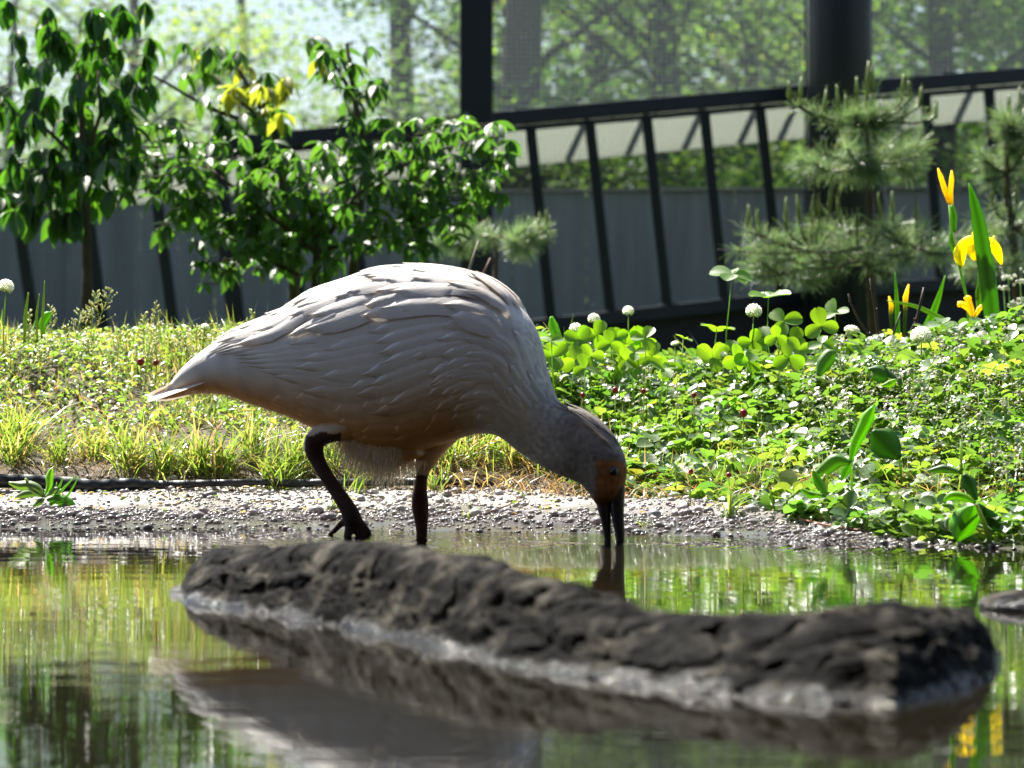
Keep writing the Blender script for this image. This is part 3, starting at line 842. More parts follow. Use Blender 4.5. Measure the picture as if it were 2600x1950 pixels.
def right_cover():
    parts = []
    n = 19500
    x = rng.uniform(-0.12, 1.15, n); t = rng.uniform(-0.02, 1.7, n); y = shore(x) + t
    px = px_of(x, y)
    k = nz2(x, y, 6.0, 2.0); k2 = nz2(x, y, 2.5, 21.0)
    lim = np.interp(px, [1000, 1300, 1500, 1700, 1850, 2000, 2200, 2400], [0.60, 0.44, 0.33, 0.27, 0.20, 0.13, 0.04, -0.03])
    ok = (rng.random(n) < np.clip(1.0 + 0.8 * k, 0.2, 1)) & (t > lim + 0.10 * k2) & (rng.random(n) < np.interp(px, [1050, 1350], [0.12, 1]))
    x, y, t, px = x[ok], y[ok], t[ok], px[ok]; n = len(x)
    hgt = rng.uniform(0.005, 0.045, n) * np.interp(px, [1300, 2000, 2500], [1, 1.1, 1.6]) * np.interp(t - 0.3, [0, 0.25], [0.5, 1.0])
    hgt = hgt * (1 + 1.1 * np.clip(nz2(x, y, 4.0, 41.0), -.7, 1))
    pos = np.stack([x, y, GZ(x, y) + hgt], 1)
    fr = frames(n, rng.uniform(0, 6.28, n), rng.normal(0.0, 0.42, n), rng.normal(0, 0.42, n))
    sc = rng.lognormal(math.log(0.0125), 0.38, n).clip(0.005, 0.030)
    v, f, c = scatter(TRI[0], TRI[1], pos, fr, sc, palette(n, [(0.048, 0.088, 0.020), (0.065, 0.105, 0.022), (0.036, 0.07, 0.018), (0.085, 0.105, 0.026)], [4, 3, 3, 1]))
    o = mesh_obj("ground_cover", v, f, M['leaf'], None, c)
    tag(o, "dense low three leaved ground cover on the right bank", "ground cover", kind="stuff")
    # petioles and creeping stems
    m = 5200
    xx = rng.uniform(-0.05, 1.0, m); tt = rng.uniform(0.30, 1.5, m); yy = shore(xx) + tt
    a = blades(xx, yy, GZ(xx, yy) - 0.004, rng.uniform(0.03, 0.075, m), rng.uniform(0.0009, 0.002, m), rng.uniform(0, 6.28, m), rng.gamma(2, .3, m).clip(.1, 1.4), palette(m, [(0.10, 0.14, 0.03), (0.16, 0.13, 0.05), (0.2, 0.16, 0.09)], [5, 1, 1]))
    m = 1500
    xx = rng.uniform(-0.12, 0.75, m); yy = shore(xx) + rng.uniform(0.22, 0.5, m)
    b = blades(xx, yy, GZ(xx, yy) + 0.003, rng.uniform(0.02, 0.06, m), rng.uniform(0.0008, 0.0022, m), rng.uniform(0, 6.28, m), rng.uniform(1.1, 1.6, m), palette(m, [(0.13, 0.09, 0.045), (0.09, 0.05, 0.025), (0.19, 0.15, 0.09)], [3, 4, 1]))
    v, f, c = merge([a, b])
    o = mesh_obj("runner_stems", v, f, M['grass'], None, c)
    tag(o, "thin stems and dry runners among the right ground cover", "stems", kind="stuff")
right_cover()

# ------------------------------------------------------------------ small plants, one by one
def ground_hit(px, d):
    x = (px - 1300) / F * d
    return Vector((x, d, float(GZ(x, d))))

def dfor(px, py, hgt=0.05, lo=3.55, hi=5.1):
    """distance at which something hgt tall on the bank shows its top at this picture row"""
    for d in np.arange(lo, hi, 0.02):
        x = (px - 1300) / F * d
        if H + (HY - py) / F * d < float(GZ(x, d)) + hgt and d > shore(x) - 0.05: return float(d)
    return hi

def flower_head_mesh(name, nb=60):
    """white clover head: florets around a ball, unit radius"""
    vs, fs = [], []
    golden = math.pi * (3 - math.sqrt(5))
    for i in range(nb):
        z = 1 - 1.75 * (i + 0.5) / nb
        r = math.sqrt(max(0, 1 - z * z)); th = golden * i
        d = Vector((r * math.cos(th), r * math.sin(th), z))
        lift = Vector((d.x * 0.7, d.y * 0.7, d.z * 0.75 + 0.35)).normalized()
        a = lift.cross(Vector((0.3, 0.2, 1))).normalized(); b = lift.cross(a)
        c0 = d * 0.45; n0 = len(vs)
        for p, w in ((c0, 0.10), (d * 0.72 + lift * 0.05, 0.17), (d * 0.78 + lift * 0.25, 0.07)):
            for k in range(4):
                an = math.pi / 2 * k
                vs.append(tuple(p + (a * math.cos(an) + b * math.sin(an)) * w))
        for s in range(2):
            for k in range(4):
                fs.append([n0 + 4 * s + k, n0 + 4 * s + (k + 1) % 4, n0 + 4 * s + 4 + (k + 1) % 4, n0 + 4 * s + 4 + k])
        fs.append([n0 + 8, n0 + 9, n0 + 10, n0 + 11])
    cols = [(0.80, 0.81, 0.77) if v[2] > -0.35 else (0.45, 0.52, 0.28) for v in vs]
    o = mesh_obj(name, vs, fs, M['petal'], None, np.array(cols))
    me = o.data; bpy.data.objects.remove(o)
    return me
HEAD = flower_head_mesh("flower_head")

def add_data(name, me, parent, mtx_loc, scale, rot=(0, 0, 0)):
    o = bpy.data.objects.new(name, me); COL.objects.link(o)
    o.parent = parent; o.location = mtx_loc; o.scale = scale if hasattr(scale, '__len__') else (scale,) * 3; o.rotation_euler = rot
    return o

def clover_flower(px, py, r, d, label, flat=1.0, baselen=None):
    top = P(px, py, d); g = ground_hit(px + random.uniform(-12, 12), d)
    if g.z > top.z - 0.02: g.z = top.z - 0.03
    root = empty("clover_flower", g)
    rr = r / F * d
    mb = MB(); loc = top - g
    mid = loc * 0.5 + Vector((random.uniform(-.004, .004), 0, 0))
    mb.tube([g, g + mid, top - Vector((0, 0, rr * 0.4))], [0.0013, 0.0011, 0.0010], 6, (0.07, 0.11, 0.03))
    mb.build("stem", M['clover'], root)
    add_data("flower_head", HEAD, root, loc, (rr, rr, rr * flat), (random.uniform(-.25, .25), random.uniform(-.25, .25), random.uniform(0, 6)))
    tag(root, label, "flower", "white clover flowers on the bank")

for a in [(15, 728, 21, 5.05, "large white clover flower at the far left edge above the grass"),
          (521, 831, 11, 5.15, "small white clover bud rising from the grass behind the bird's tail"),
          (1462, 835, 17, 5.0, "white clover flower closest to the bird's breast, lowest of three"),
          (1508, 810, 16, 5.1, "white clover flower over a pointed leaf, middle of three beside the bird"),
          (1595, 790, 15, 5.15, "long stemmed white clover flower, tallest of three beside the bird"),
          (1914, 790, 21, 5.0, "round white clover flower below the tall five leaved sprig"),
          (1714, 872, 11, 4.95, "small flat white clover flower under a folded clover leaf"),
          (1837, 902, 10, 4.85, "greenish white clover bud in front of round clover leaves"),
          (2002, 905, 8, 4.8, "tiny pale clover bud low among the round leaves"),
          (2163, 838, 20, 5.2, "flattened white clover flower left of the bare twigs"),
          (2339, 854, 28, 4.75, "largest white clover flower, in front of the dark twigs"),
          (2501, 858, 17, 4.9, "white clover flower at the foot of the broad iris blade"),
          (2476, 858, 9, 4.9, "little white clover bud left of the iris blade's foot"),
          (2590, 822, 14, 5.0, "white clover flower at the right edge beside the iris"),
          (2585, 900, 15, 4.7, "lowest white clover flower at the right edge"),
          (2062, 940, 6, 4.6, "tiny white clover bud just above the ground cover")]:
    clover_flower(*a, flat=0.6 if "flat" in a[4] else 0.92)

# clover plants with big round leaflets
def leaflet_mesh(name, wid, mat, col, rows=9, notch=True, droop=0.12, vein=True):
    vs, fs, cs = [], [], []
    for i in range(rows):
        u = i / (rows - 1)
        w = wid * math.sqrt(max(0.0, 1 - (2 * u - 1) ** 2)) * (0.72 + 0.55 * u) if 0 < i < rows - 1 else 0.025
        if i == rows - 1: w = wid * 0.25 if notch else 0.01
        z = -droop * u * u
        for v in (-1, -0.55, 0, 0.55, 1):
            vs.append((u - (0.06 if i == rows - 1 and v == 0 and notch else 0), w * v, z + abs(v) ** 1.3 * w * 0.28))
            k = 0.8 if v == 0 else 1.0
            cs.append([c * k for c in col])
    for i in range(rows - 1):
        for j in range(4):
            a = 5 * i + j
            fs.append([a, a + 5, a + 6, a + 1])
    o = mesh_obj(name, vs, fs, mat, None, np.array(cs))
    me = o.data; bpy.data.objects.remove(o)
    return me
LFT = [leaflet_mesh("leaflet", 0.42, M['clover'], c) for c in ((0.065, 0.118, 0.012), (0.052, 0.10, 0.012), (0.075, 0.125, 0.016))]

def clover_plant(px, py, r, d, label, tiltcam=0.8, nl=3, yaw0=None):
    top = P(px, py, d); g = ground_hit(px + random.uniform(-25, 25), d)
    if g.z > top.z - 0.012: g.z = top.z - 0.025
    root = empty("clover_plant", g)
    mb = MB(); mid = (g + top) / 2 + Vector((random.uniform(-.006, .006), 0, .004))
    mb.tube([g, mid, top], [0.0011, 0.0010, 0.0009], 6, (0.07, 0.11, 0.03)); mb.build("stem", M['clover'], root)
    L = 1.15 * r / F * d * 1.35
    y0 = random.uniform(0, 6.28) if yaw0 is None else yaw0
    me = random.choice(LFT)
    # leaf plane tilted towards / away from the camera
    from mathutils import Matrix
    base = Matrix.Rotation(random.gauss(tiltcam, 0.25), 4, 'X') @ Matrix.Rotation(random.gauss(0, 0.25), 4, 'Y')
    for k in range(nl):
        m = base @ Matrix.Rotation(y0 + 2 * math.pi * k / nl + random.gauss(0, .12), 4, 'Z') @ Matrix.Rotation(random.gauss(-0.15, 0.2), 4, 'Y') @ Matrix.Rotation(random.gauss(0, 0.2), 4, 'X')
        add_data("leaflet", me, root, top - g, L * random.uniform(0.9, 1.08), m.to_euler())
    tag(root, label, "clover", "tall clover plants on the right bank")

CL = [(1859, 697, 36, 5.1, "tall dark five leaved sprig standing alone against the fence", 0.25, 5),
      (1951, 756, 38, 5.15, "tall dark sprig right of the white clover, broad spreading leaflets", 0.3, 5),
      (1990, 815, 30, 4.95, "glowing upright clover leaf pair below the tall sprig", 1.2, 3),
      (2085, 828, 30, 4.95, "glowing three leaved clover at the middle of the right crest", 1.15, 3),
      (2120, 795, 26, 5.05, "folded clover leaf rising highest beside the bare twigs", 0.3, 3),
      (1970, 855, 20, 4.9, "small glowing clover leaf between two larger clovers", 1.1, 3),
      (1808, 908, 30, 4.85, "broad glowing clover leaf at the left of the crest's clovers", 1.2, 3),
      (1868, 914, 26, 4.8, "rounded clover leaf just right of the greenish bud", 1.1, 3),
      (1909, 868, 24, 5.0, "clover leaf under the round white clover flower", 1.1, 3),
      (2030, 890, 26, 4.85, "clover leaf low in the middle of the right crest", 1.0, 3),
      (2140, 870, 26, 4.9, "clover leaf under the flattened white clover flower", 1.0, 3),
      (1820, 835, 30, 5.2, "dark drooping clover leaf left of the round white flower", 0.2, 3),
      (1735, 858, 17, 4.95, "small folded clover leaf above the flat white flower", 0.3, 3),
      (1469, 862, 26, 4.95, "glowing clover leaf under the lowest flower beside the bird", 1.25, 3),
      (1516, 850, 28, 5.0, "pointed glowing clover leaf under the middle flower beside the bird", 1.3, 3),
      (1548, 872, 25, 4.95, "glowing clover leaf between the second and third flower beside the bird", 1.2, 3),
      (1577, 866, 20, 5.05, "darker clover leaf left of the long stemmed flower's foot", 0.9, 3),
      (1625, 872, 32, 5.0, "large glowing clover leaf at the foot of the long stemmed flower", 1.25, 3),
      (1422, 905, 28, 4.95, "glowing clover leaf touching the bird's breast outline", 1.3, 3),
      (1460, 915, 28, 4.85, "glowing clover leaf low beside the bird's breast", 1.2, 3),
      (1500, 905, 26, 4.9, "clover leaf in the middle of the patch beside the bird", 1.2, 3),
      (1600, 915, 26, 4.85, "clover leaf below the large leaf beside the bird", 1.1, 3),
      (1655, 905, 26, 4.9, "rightmost clover leaf of the patch beside the bird", 1.1, 3),
      (1690, 935, 22, 4.8, "low clover leaf under the dark gap of the fence skirt", 1.0, 3),
      (2190, 905, 24, 4.8, "clover leaf at the foot of the bare twigs", 1.0, 3),
      (2420, 935, 26, 4.6, "clover leaf in front of the yellow iris stem", 0.9, 3),
      (2560, 850, 34, 4.85, "large clover leaf at the right edge beside the iris blade", 0.8, 3),
      (2510, 920, 24, 4.7, "clover leaf below the iris blade's foot", 1.0, 3)]
for a in CL: clover_plant(a[0], a[1], a[2], a[3], a[4], a[5], a[6])

for _ in range(34):
    a = random.choice([(1400, 1700, 1), (1780, 2180, 1)]); x_ = random.uniform(a[0], a[1]); y_ = random.uniform(855, 945)
    clover_plant(x_, y_, random.uniform(18, 30), random.uniform(4.75, 5.1), "bright three leaved clover in the dense band along the right crest", random.gauss(1.05, .25), 3)

# red berries
def berry(px, py, r, d, label):
    d = min(d, dfor(px, py, .058)); c = P(px, py, d); root = empty("wild_strawberry", c)
    rr = r / F * d
    vs = [(v[0] * rr * (1 + 0.08 * math.sin(9 * v[0] + 7 * v[2])), v[1] * rr, v[2] * rr * 1.05) for v in icov2]
    o = mesh_obj("fruit", vs, icof2, M['berry'], root, loc=(0, 0, 0))
    mb = MB(); g = ground_hit(px, d)
    mb.tube([c, Vector((c.x, c.y + 0.004, min(g.z, c.z - 0.01)))], 0.0009, 5, (0.08, 0.10, 0.03)); mb.build("stem", M['clover'], root)
    tag(root, label, "berry", "small red wild strawberries")
for a in [(357, 919, 10, 5.0, "larger dark red berry in the grass left of the bird's tail"), (396, 921, 8, 5.0, "smaller red berry right of its larger twin by the tail"),
          (1480, 1003, 7, 4.7, "red berry close behind the bird's neck"), (1634, 993, 7, 4.65, "red berry high on the ground cover right of the neck"), (1762, 1003, 7, 4.6, "red berry between the bird's neck and the big red one"),
          (1888, 1049, 11, 4.45, "biggest bright red berry in the middle of the ground cover"), (1754, 1197, 7, 4.2, "low red berry just above the gravel right of the head"), (1851, 1206, 7, 4.2, "brownish red berry above the grass tuft at the shore"), (1562, 990, 8, 4.7, "orange red berry near the top of the head")]:
    berry(*a)

# seed heads of grass
def seed_grass(px, py, pxb, d, label, spread=26):
    top = P(px, py, d); g = ground_hit(pxb, d); g.z = min(g.z, top.z - 0.02)
    root = empty("seeding_grass", g)
    mb = MB(); dirv = top - g
    pts = [g, g + dirv * 0.4 + Vector((0, 0, .006)), g + dirv * 0.75 + Vector((0, 0, .006)), top]
    mb.tube(pts, [0.0009, 0.0008, 0.0006, 0.0004], 5, (0.12, 0.15, 0.05)); mb.build("stem", M['grass'], root)
    mb = MB(); v, f = LEAF
    for i in range(22):
        u = 0.45 + 0.55 * i / 21
        p = g + dirv * u + Vector((0, 0, .006 * (1 - u)))
        ln = spread / F * d * (1.25 - u) * 1.3
        a = random.uniform(0, 6.28)
        q = p + Vector((math.cos(a) * ln, math.sin(a) * ln * 0.6, ln * random.uniform(0.3, 0.9)))
        mb.tube([p, q], 0.00028, 4, (0.12, 0.14, 0.05), False)
        for k in range(3):
            c = p.lerp(q, 0.5 + 0.25 * k)
            r = 0.0016
            w = [(c.x + x_ * r * 0.6, c.y + y_ * r * 0.6, c.z + z_ * r * 1.35) for x_, y_, z_ in icov]
            mb.add(w, icof.tolist(), random.choice([(0.20, 0.22, 0.09), (0.26, 0.25, 0.13), (0.15, 0.19, 0.06)]))
    mb.build("spikelets", M['grass'], root)
    tag(root, label, "grass", "seeding grasses along the left crest", "thing")
for a in [(285, 735, 215, 5.1, "leaning seed head, largest on the left crest", 44), (243, 745, 225, 5.12, "upright seed head just left of the largest leaning one", 30), (395, 770, 400, 5.1, "slender seed head above the two red berries", 22),
          (368, 795, 362, 5.1, "shorter seed head left of the slender one over the berries", 20), (128, 780, 135, 5.1, "seed head right of the three tall grass blades", 22), (75, 790, 70, 5.05, "small seed head among the tall blades at left", 16),
          (205, 790, 190, 5.08, "seed head low in front of the largest leaning one", 30), (450, 840, 465, 5.1, "thin seed head leaning left behind the tail", 18), (640, 790, 612, 5.15, "seed head peeking above the bird's rump", 22),
          (560, 850, 548, 5.1, "short seed head between the clover bud and the rump", 18), (470, 855, 480, 5.0, "seed head close to the wing's lower edge at left", 16), (30, 860, 25, 5.0, "seed head below the large white clover at far left", 18), (320, 830, 320, 5.0, "seed head between the leaning one and the berries", 20)]:
    seed_grass(*a)

for _ in range(16):
    x_ = random.uniform(5, 660); y_ = random.uniform(815, 890); seed_grass(x_ + random.uniform(-25, 25), y_, x_, random.uniform(4.9, 5.2), "short fine seed head among the grass of the left crest", random.uniform(14, 26))

def blade_obj(name, pts, wid, d, col, parent, mat='clover', fold=0.25):
    """broad ribbon leaf through picture points (px,py); wid list in px"""
    n = 14
    pp = np.array(pts, float); u = np.linspace(0, 1, len(pp)); uu = np.linspace(0, 1, n)
    X_ = np.interp(uu, u, pp[:, 0]); Y_ = np.interp(uu, u, pp[:, 1]); Wd = np.interp(uu, np.linspace(0, 1, len(wid)), wid)
    # smooth
    for _ in range(2):
        X_[1:-1] = (X_[:-2] + 2 * X_[1:-1] + X_[2:]) / 4; Y_[1:-1] = (Y_[:-2] + 2 * Y_[1:-1] + Y_[2:]) / 4
    vs, fs, cs = [], [], []
    for i in range(n):
        a = (X_[min(i + 1, n - 1)] - X_[max(i - 1, 0)], Y_[min(i + 1, n - 1)] - Y_[max(i - 1, 0)])
        l = math.hypot(*a) or 1
        nx_, ny_ = -a[1] / l, a[0] / l
        for v in (-1, -0.5, 0, 0.5, 1):
            q = P(X_[i] + nx_ * Wd[i] / 2 * v, Y_[i] + ny_ * Wd[i] / 2 * v, d)
            q.y += abs(v) * Wd[i] / F * d * fold * 0.5 + 0.01 * uu[i]
            vs.append(tuple(q)); cs.append([c * (0.72 if v == 0 else 1) for c in col])
    for i in range(n - 1):
        for j in range(4):
            b = 5 * i + j; fs.append([b, b + 1, b + 6, b + 5])
    o = mesh_obj(name, vs, fs, M[mat], parent, np.array(cs))
    so = o.modifiers.new("thickness", 'SOLIDIFY'); so.thickness = 0.0006
    return o

IG = (0.05, 0.105, 0.016); YL = (0.74, 0.66, 0.02)
M['ypetal'] = leafmat("yellow_petal", tcol=(0.9, 0.9, 0.4), rough=0.55, spec=0.25)
def irises():
    d = 5.35
    root = empty("iris", ground_hit(2500, d))
    blade_obj("leaf", [(2531, 960), (2528, 880), (2514, 740), (2497, 620), (2478, 520), (2462, 463)], [34, 38, 44, 42, 30, 3], d - 0.06, IG, root)
    mb = MB(); mb.tube([P(2470, 930, d), P(2466, 870, d), P(2453, 750, d), P(2437, 683, d), P(2417, 600, d), P(2410, 520, d)], [0.0030, .003, .0028, .0026, .0026, .0022], 8, (0.06, 0.115, 0.02)); mb.build("stem", M['clover'], root)
    mb = MB(); mb.tube([P(2480, 760, d), P(2487, 710, d), P(2484, 640, d), P(2478, 600, d)], [.0028, .0032, .003, .002], 8, (0.06, 0.115, 0.02)); mb.build("stem", M['clover'], root)
    blade_obj("sheath", [(2440, 680), (2418, 620), (2414, 590)], [6, 16, 4], d - 0.004, (0.06, 0.12, 0.02), root)
    blade_obj("sheath", [(2484, 800), (2487, 745), (2488, 705)], [8, 20, 4], d - 0.004, (0.06, 0.12, 0.02), root)
    blade_obj("sheath", [(2424, 590), (2423, 550), (2420, 520)], [8, 20, 8], d - 0.004, (0.055, 0.11, 0.02), root)
    def bud(pts, rr, nm="bud"):
        mb = MB(); mb.tube([P(x, y, d - .01) for x, y in pts], [r_ / F * d for r_ in rr], 8, (0.70, 0.54, 0.015)); mb.build(nm, M['ypetal'], root)
    bud([(2409, 516), (2398, 480), (2388, 448), (2381, 427)], [4, 7, 6, 1.5]); bud([(2416, 520), (2413, 490), (2416, 455), (2416, 433)], [5, 7, 6, 2])
    def petal(pts, w, col=YL, dd=0.0): blade_obj("petal", pts, w, d - .02 + dd, col, root, 'ypetal', 0.5)
    petal([(2474, 600), (2452, 612), (2438, 640), (2440, 662), (2447, 677)], [8, 24, 34, 26, 3])
    petal([(2476, 598), (2470, 612), (2476, 635), (2482, 660)], [10, 34, 40, 16], (0.72, 0.63, 0.02), -0.012)
    petal([(2492, 605), (2516, 612), (2532, 632), (2540, 655), (2546, 672)], [8, 22, 28, 18, 4])
    petal([(2478, 610), (2474, 598), (2472, 588)], [10, 14, 3], YL, -.004)
    petal([(2520, 620), (2524, 606), (2527, 598)], [8, 10, 3], YL, -.004)
    # lower, curled flower
    petal([(2470, 805), (2462, 785), (2446, 772), (2434, 772)], [8, 14, 16, 14], (0.73, 0.58, 0.016))
    petal([(2470, 805), (2468, 785), (2462, 765), (2456, 752)], [8, 14, 16, 16], (0.71, 0.55, 0.015), -.01)
    petal([(2474, 805), (2486, 785), (2500, 775), (2508, 772)], [8, 12, 14, 12], (0.73, 0.58, 0.016))
    for x, y, r_ in ((2438, 773, 8), (2458, 757, 9), (2504, 774, 8)):
        c = P(x, y, d - .03); mb = MB(); s = r_ / F * d
        mb.add([(c.x + v[0] * s, c.y + v[1] * s, c.z + v[2] * s * .8) for v in icov2], icof2.tolist(), (0.70, 0.50, 0.014)); mb.build("curled_tip", M['ypetal'], root)
    mb = MB(); mb.tube([P(2468, 930, d), P(2468, 870, d), P(2472, 805, d)], .0028, 8, (0.06, 0.115, 0.02)); mb.build("stem", M['clover'], root)
    tag(root, "tall yellow iris with two open flowers and a broad green blade", "iris")
    # second clump to the left
    root = empty("iris", ground_hit(2285, d + .1)); d2 = d + .1
    blade_obj("leaf", [(2283, 900), (2280, 830), (2278, 760), (2274, 690)], [12, 13, 12, 2], d2, IG, root)
    blade_obj("leaf", [(2310, 930), (2357, 828), (2382, 765), (2402, 698)], [22, 24, 16, 2], d2, (0.07, 0.135, 0.018), root)
    blade_obj("leaf", [(2470, 905), (2440, 850), (2411, 819), (2345, 783), (2300, 770), (2253, 763)], [14, 15, 14, 12, 8, 2], d2 - .05, (0.07, 0.115, 0.04), root)
    for pts, rr in (([(2264, 860), (2262, 800), (2263, 775), (2257, 752)], [4, 5, 6, 1.5]), ([(2295, 870), (2299, 790), (2299, 755), (2307, 722)], [4, 5, 7, 2])):
        mb = MB(); mb.tube([P(x, y, d2) for x, y in pts], [r_ / F * d2 for r_ in rr], 8, np.array([(0.06, .115, .02)] * 16 + [(0.70, 0.54, 0.015)] * 16)); mb.build("bud", M['ypetal'], root)
    for pts, w in (([(2292, 900), (2290, 875), (2290, 845)], [8, 12, 3]), ([(2295, 905), (2280, 890), (2272, 900)], [10, 18, 8]), ([(2300, 905), (2316, 885), (2330, 895)], [10, 22, 10])):
        blade_obj("petal", pts, w, d2 - .02, YL, root, 'ypetal', .5)
    tag(root, "low budding yellow iris clump left of the tall one", "iris")
irises()

def twig(pts, r0, d, label, col=(0.06, 0.035, 0.025)):
    root_p = P(*pts[-1], d)
    mb = MB(); n = len(pts)
    mb.tube([P(x, y, d) for x, y in pts], [r0 / F * d * (0.75 + 0.5 * i / (n - 1)) for i in range(n)], 7, col)
    for k in range(1, n - 1):
        q = P(*pts[k], d); mb.tube([q, q + Vector((random.choice((-1, 1)) * .004, 0, .005))], [r0 / F * d * .9, r0 / F * d * .4], 5, col)
    tag(mb.build("bare_twig", M['twig']), label, "twig", "bare twigs on the right crest")
twig([(2209, 707), (2214, 740), (2222, 790), (2230, 850), (2236, 930)], 3.2, 5.2, "straight dark bare twig left of the budding iris")
twig([(2346, 730), (2338, 768), (2326, 815), (2310, 850), (2302, 930)], 4.0, 5.1, "thick knobbly bare twig leaning right through the budding iris")
twig([(2287, 792), (2274, 830), (2262, 880), (2256, 930)], 2.6, 5.15, "thin short bare twig between the two longer ones")
twig([(2154, 746), (2160, 770), (2180, 812), (2205, 850), (2222, 900)], 3.2, 5.25, "crooked bare twig farthest left on the right crest")

def broad_leaf(root, pts, w, d, col=(0.055, 0.115, 0.018), nm="leaf", fold=0.5):
    blade_obj(nm, pts, w, d, col, root, 'clover', fold)

def broadleaf_plants():
    d = dfor(2160, 1200, .07)
    r = empty("arrow_leaf_plant", ground_hit(2163, d))
    mb = MB(); mb.tube([P(2166, 1290, d), P(2163, 1240, d), P(2160, 1174, d)], [.0022, .002, .0018], 7, (0.09, 0.14, 0.03)); mb.build("stem", M['clover'], r)
    broad_leaf(r, [(2160, 1178), (2170, 1130), (2195, 1085), (2206, 1060), (2222, 1030)], [8, 26, 32, 36, 6], d, (0.08, 0.155, 0.015))
    broad_leaf(r, [(2160, 1176), (2125, 1168), (2095, 1195), (2064, 1210)], [8, 42, 36, 6], d - .02, (0.055, 0.10, 0.03))
    broad_leaf(r, [(2158, 1178), (2150, 1195), (2138, 1222)], [8, 24, 6], d - .01)
    tag(r, "upright arrow leaved plant with a bright folded leaf at the shore", "plant")
    r = empty("dock_plant", ground_hit(2090, d - .05))
    broad_leaf(r, [(2098, 1258), (2080, 1225), (2066, 1195)], [10, 26, 6], d - .06); broad_leaf(r, [(2098, 1260), (2060, 1258), (2034, 1242)], [8, 22, 5], d - .07, (0.08, 0.15, 0.016)); broad_leaf(r, [(2098, 1258), (2092, 1230), (2100, 1205)], [8, 24, 8], d - .05, (0.12, 0.13, 0.10))
    tag(r, "small spreading leaved plant in front of the arrow leaved one", "plant")
    r = empty("round_leaf_plant", ground_hit(2250, d + .1))
    broad_leaf(r, [(2285, 1165), (2262, 1140), (2240, 1115), (2216, 1095)], [14, 70, 78, 10], d + .05, (0.03, 0.065, 0.012))
    mb = MB(); mb.tube([P(2285, 1165, d + .05), P(2290, 1230, d + .05)], .0018, 6, (0.06, 0.1, 0.03)); mb.build("stem", M['clover'], r)
    tag(r, "single large dark round leaf above the right shore", "plant")
    r = empty("oval_leaf_plant", ground_hit(2090, 4.75))
    broad_leaf(r, [(2078, 955), (2092, 925), (2112, 900), (2126, 895)], [10, 40, 38, 8], dfor(2100, 925, .08), (0.05, 0.095, 0.03)); broad_leaf(r, [(2070, 960), (2050, 965), (2026, 968)], [8, 20, 4], 4.68, (0.04, 0.085, 0.015))
    tag(r, "grey green oval leaved plant in the middle of the right crest", "plant")
    r = empty("heart_leaf_plant", ground_hit(2280, 4.65))
    broad_leaf(r, [(2276, 965), (2250, 955), (2225, 945), (2206, 938)], [10, 40, 44, 8], dfor(2250, 955, .08), (0.035, 0.075, 0.02)); broad_leaf(r, [(2276, 965), (2262, 975), (2240, 980)], [8, 22, 4], dfor(2250, 970, .08), (0.09, 0.15, 0.016)); broad_leaf(r, [(2284, 980), (2300, 960), (2322, 938)], [10, 42, 14], dfor(2300, 960, .08), (0.045, 0.09, 0.02))
    tag(r, "pair of broad dark heart leaves below the largest clover flower", "plant")
    r = empty("shore_dock_plant", ground_hit(2470, 3.75)); dd = dfor(2470, 1320, .075)
    broad_leaf(r, [(2478, 1278), (2450, 1262), (2420, 1258), (2398, 1274)], [8, 22, 24, 5], dd, (0.085, 0.15, 0.018))
    broad_leaf(r, [(2472, 1284), (2462, 1310), (2446, 1345), (2432, 1374)], [14, 68, 72, 10], dd - .02, (0.065, 0.13, 0.014), fold=0.9)
    broad_leaf(r, [(2484, 1280), (2510, 1310), (2540, 1335), (2580, 1350)], [8, 34, 40, 8], dd + .02, (0.02, 0.045, 0.018))
    broad_leaf(r, [(2480, 1270), (2462, 1225), (2450, 1205)], [10, 44, 12], dd + .05, (0.028, 0.06, 0.016)); broad_leaf(r, [(2440, 1200), (2400, 1190), (2358, 1197)], [8, 24, 6], dd + .06, (0.05, 0.085, 0.05))
    mb = MB(); mb.tube([P(2478, 1280, dd), P(2500, 1330, dd), P(2520, 1400, dd)], .003, 7, (0.06, 0.08, 0.03)); mb.build("stem", M['clover'], r); mb = MB(); mb.tube([P(2441, 1205, dd + .06), P(2441, 1120, dd + .06)], .002, 6, (0.09, .12, .06)); mb.build("stem", M['clover'], r)
    tag(r, "large leaved dock hanging over the water at lower right", "plant")
    r = empty("round_leaf_seedling", ground_hit(2400, 3.8))
    broad_leaf(r, [(2402, 1345), (2392, 1330), (2376, 1330)], [8, 30, 8], dfor(2400, 1335, .05), (0.10, 0.13, 0.08)); broad_leaf(r, [(2402, 1345), (2412, 1325), (2424, 1318)], [8, 30, 8], dfor(2400, 1335, .05), (0.10, 0.13, 0.08))
    mb = MB(); mb.tube([P(2402, 1345, 3.8), P(2405, 1375, 3.8)], .0012, 5, (0.08, .1, .04)); mb.build("stem", M['clover'], r)
    tag(r, "pale two leaved seedling left of the hanging dock leaf", "plant")
    # dock leaf beside the breast
    r = empty("upright_leaf_plant", ground_hit(1420, 5.0))
    broad_leaf(r, [(1430, 872), (1412, 850), (1404, 825), (1400, 803)], [8, 26, 26, 8], 4.98, (0.075, 0.14, 0.02)); mb = MB(); mb.tube([P(1430, 872, 4.98), P(1445, 930, 4.98)], .0014, 6, (0.08, 0.12, 0.03)); mb.build("stem", M['clover'], r)
    tag(r, "upright curled leaf touching the right side of the bird's breast", "plant")
    # weed on the edging at left
    d = 4.24; r = empty("lobed_weed", ground_hit(105, d))
